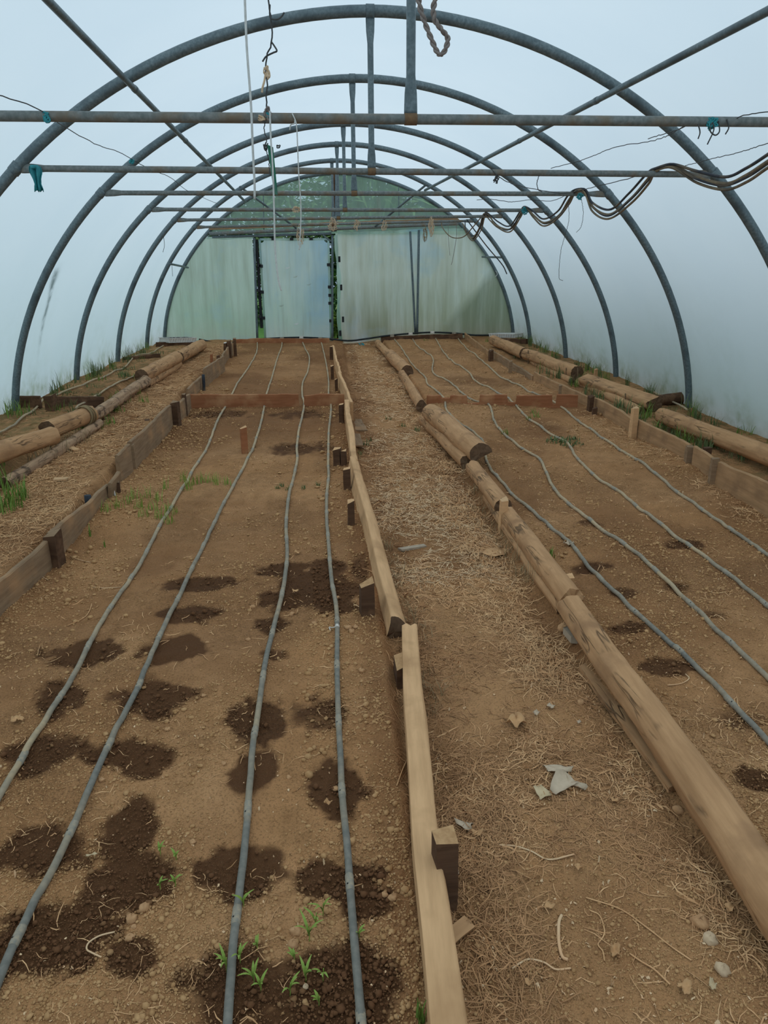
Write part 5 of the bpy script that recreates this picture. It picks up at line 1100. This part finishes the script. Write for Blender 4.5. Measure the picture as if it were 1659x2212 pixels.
for px, py in ((1195, 955), (1215, 958), (1245, 958), (1205, 948), (1235, 950), (1225, 962)): tuft(P(px, py), 26, .06, .07, 'low leafy weed clump under right bed hose', 'grass_dull', 'weed', 'weed clump in right bed', .006, 1.1)
for px, py in ((1150, 893), (1158, 900), (1090, 938), (1140, 905), (1052, 738), (920, 738), (1185, 1200), (1065, 735)): tuft(P(px, py), 14, .08, .04, 'small green tuft growing in the right bed', 'grass', group='tufts in the right bed')
for px, py in ((790, 962), (775, 975), (800, 950), (768, 990), (870, 920), (840, 905), (900, 930)): tuft(P(px, py), 14, .06, .04, 'thin green tuft on the centre path', 'grass_dull', group='tufts on the centre path')
for k, py in enumerate(sorted((random.uniform(990, 1260) for _ in range(26)), reverse=True)):
    px = np.interp(py, [985, 1140, 1300], [1005, 1080, 1195])-random.uniform(0, 30)
    tuft(P(px, py), 14, .12, .05, 'dry tan grass tuft at foot of right path logs, '+ordn(k+1)+' from camera', 'grass_dry', 'dry_grass_tuft', 'dry grass along right logs', .0014, 1.3)
for k, py in enumerate(sorted((random.uniform(1180, 1560) for _ in range(16)), reverse=True)):
    px = np.interp(py, [1150, 1370, 1600], [815, 880, 925])+random.uniform(0, 35)
    tuft(P(px, py), 14, .09, .05, 'dry brown grass tuft beside the pale rail, '+ordn(k+1)+' from camera', 'grass_dry', 'dry_grass_tuft', 'dry grass along pale rails', .0012, 1.3)
def seedling(q, h, label, n=3):
    SEED[0] += 3; R_ = random.Random(SEED[0]); root = empty('seedling', (0, 0, 0), label, 'seedling', 'grass seedlings on wet soil'); b = P(*q); root.location = (b.x, b.y, T(b.x, b.y))
    obj('stem', tube(spline([(0, 0, -.01), (.002, 0, h*.35), (.003, .001, h*.5)], 5), .0013, 5), 'seedling', root, True)
    for k in range(n):
        a_ = R_.uniform(0, 6.28); L = h*R_.uniform(.6, 1.); V = []; Fc = []
        for j in range(6):
            u = j/5; w_ = .0036*math.sin(math.pi*min(.95, .12+u*.85)); o_ = L*u*.55*(.3+u*.7)*(.6+.5*k/n); z = h*.2+L*(.95*u-.4*u*u)
            V += [(o_*math.cos(a_)-w_*math.sin(a_), o_*math.sin(a_)+w_*math.cos(a_), z), (o_*math.cos(a_)+w_*math.sin(a_), o_*math.sin(a_)-w_*math.cos(a_), z)]
            if j: Fc.append((2*j-2, 2*j-1, 2*j+1, 2*j))
        obj('leaf_blade', (V, Fc), 'seedling', root)
for q, h, lb in (((697, 1975), .055, 'tall bright seedling right of the taller pair'), ((682, 2000), .06, 'tall bright seedling of the pair between last left hoses'), ((668, 2035), .06, 'lowest tall seedling between last left hoses'), ((525, 1950), .045, 'seedling leaning over the third left hose'), ((488, 2090), .05, 'seedling left of third hose at photo bottom'), ((518, 2075), .04, 'leafy seedling right of third hose at photo bottom'), ((548, 2120), .05, 'seedling on wet soil right of third hose bottom'), ((563, 2138), .04, 'drooping seedling on wet soil at bottom'), ((626, 2145), .05, 'seedling at bottom middle of left bed'), ((660, 2115), .045, 'seedling above pale pebble'), ((697, 2115), .05, 'seedling left of the last hose bottom'), ((688, 2165), .03, 'tiny seedling at the photo bottom'), ((346, 1845), .04, 'seedling on wet soil edge between hoses'), ((380, 1855), .03, 'small seedling right of wet soil edge'), ((345, 1915), .035, 'flat seedling on wet soil between hoses'), ((378, 1910), .035, 'second flat seedling on wet soil'), ((775, 2025), .03, 'seedling right of the last left hose'), ((555, 2050), .03, 'faint seedling between last hoses'), ((635, 2070), .03, 'faint seedling above wet soil bottom')):
    seedling(q, h*1.5, lb, 4)
tuft(P(907, 2205), 14, .09, .012, 'narrow dark green grass blades against the pale rail bottom', 'grass', width=.003, droop=.25)
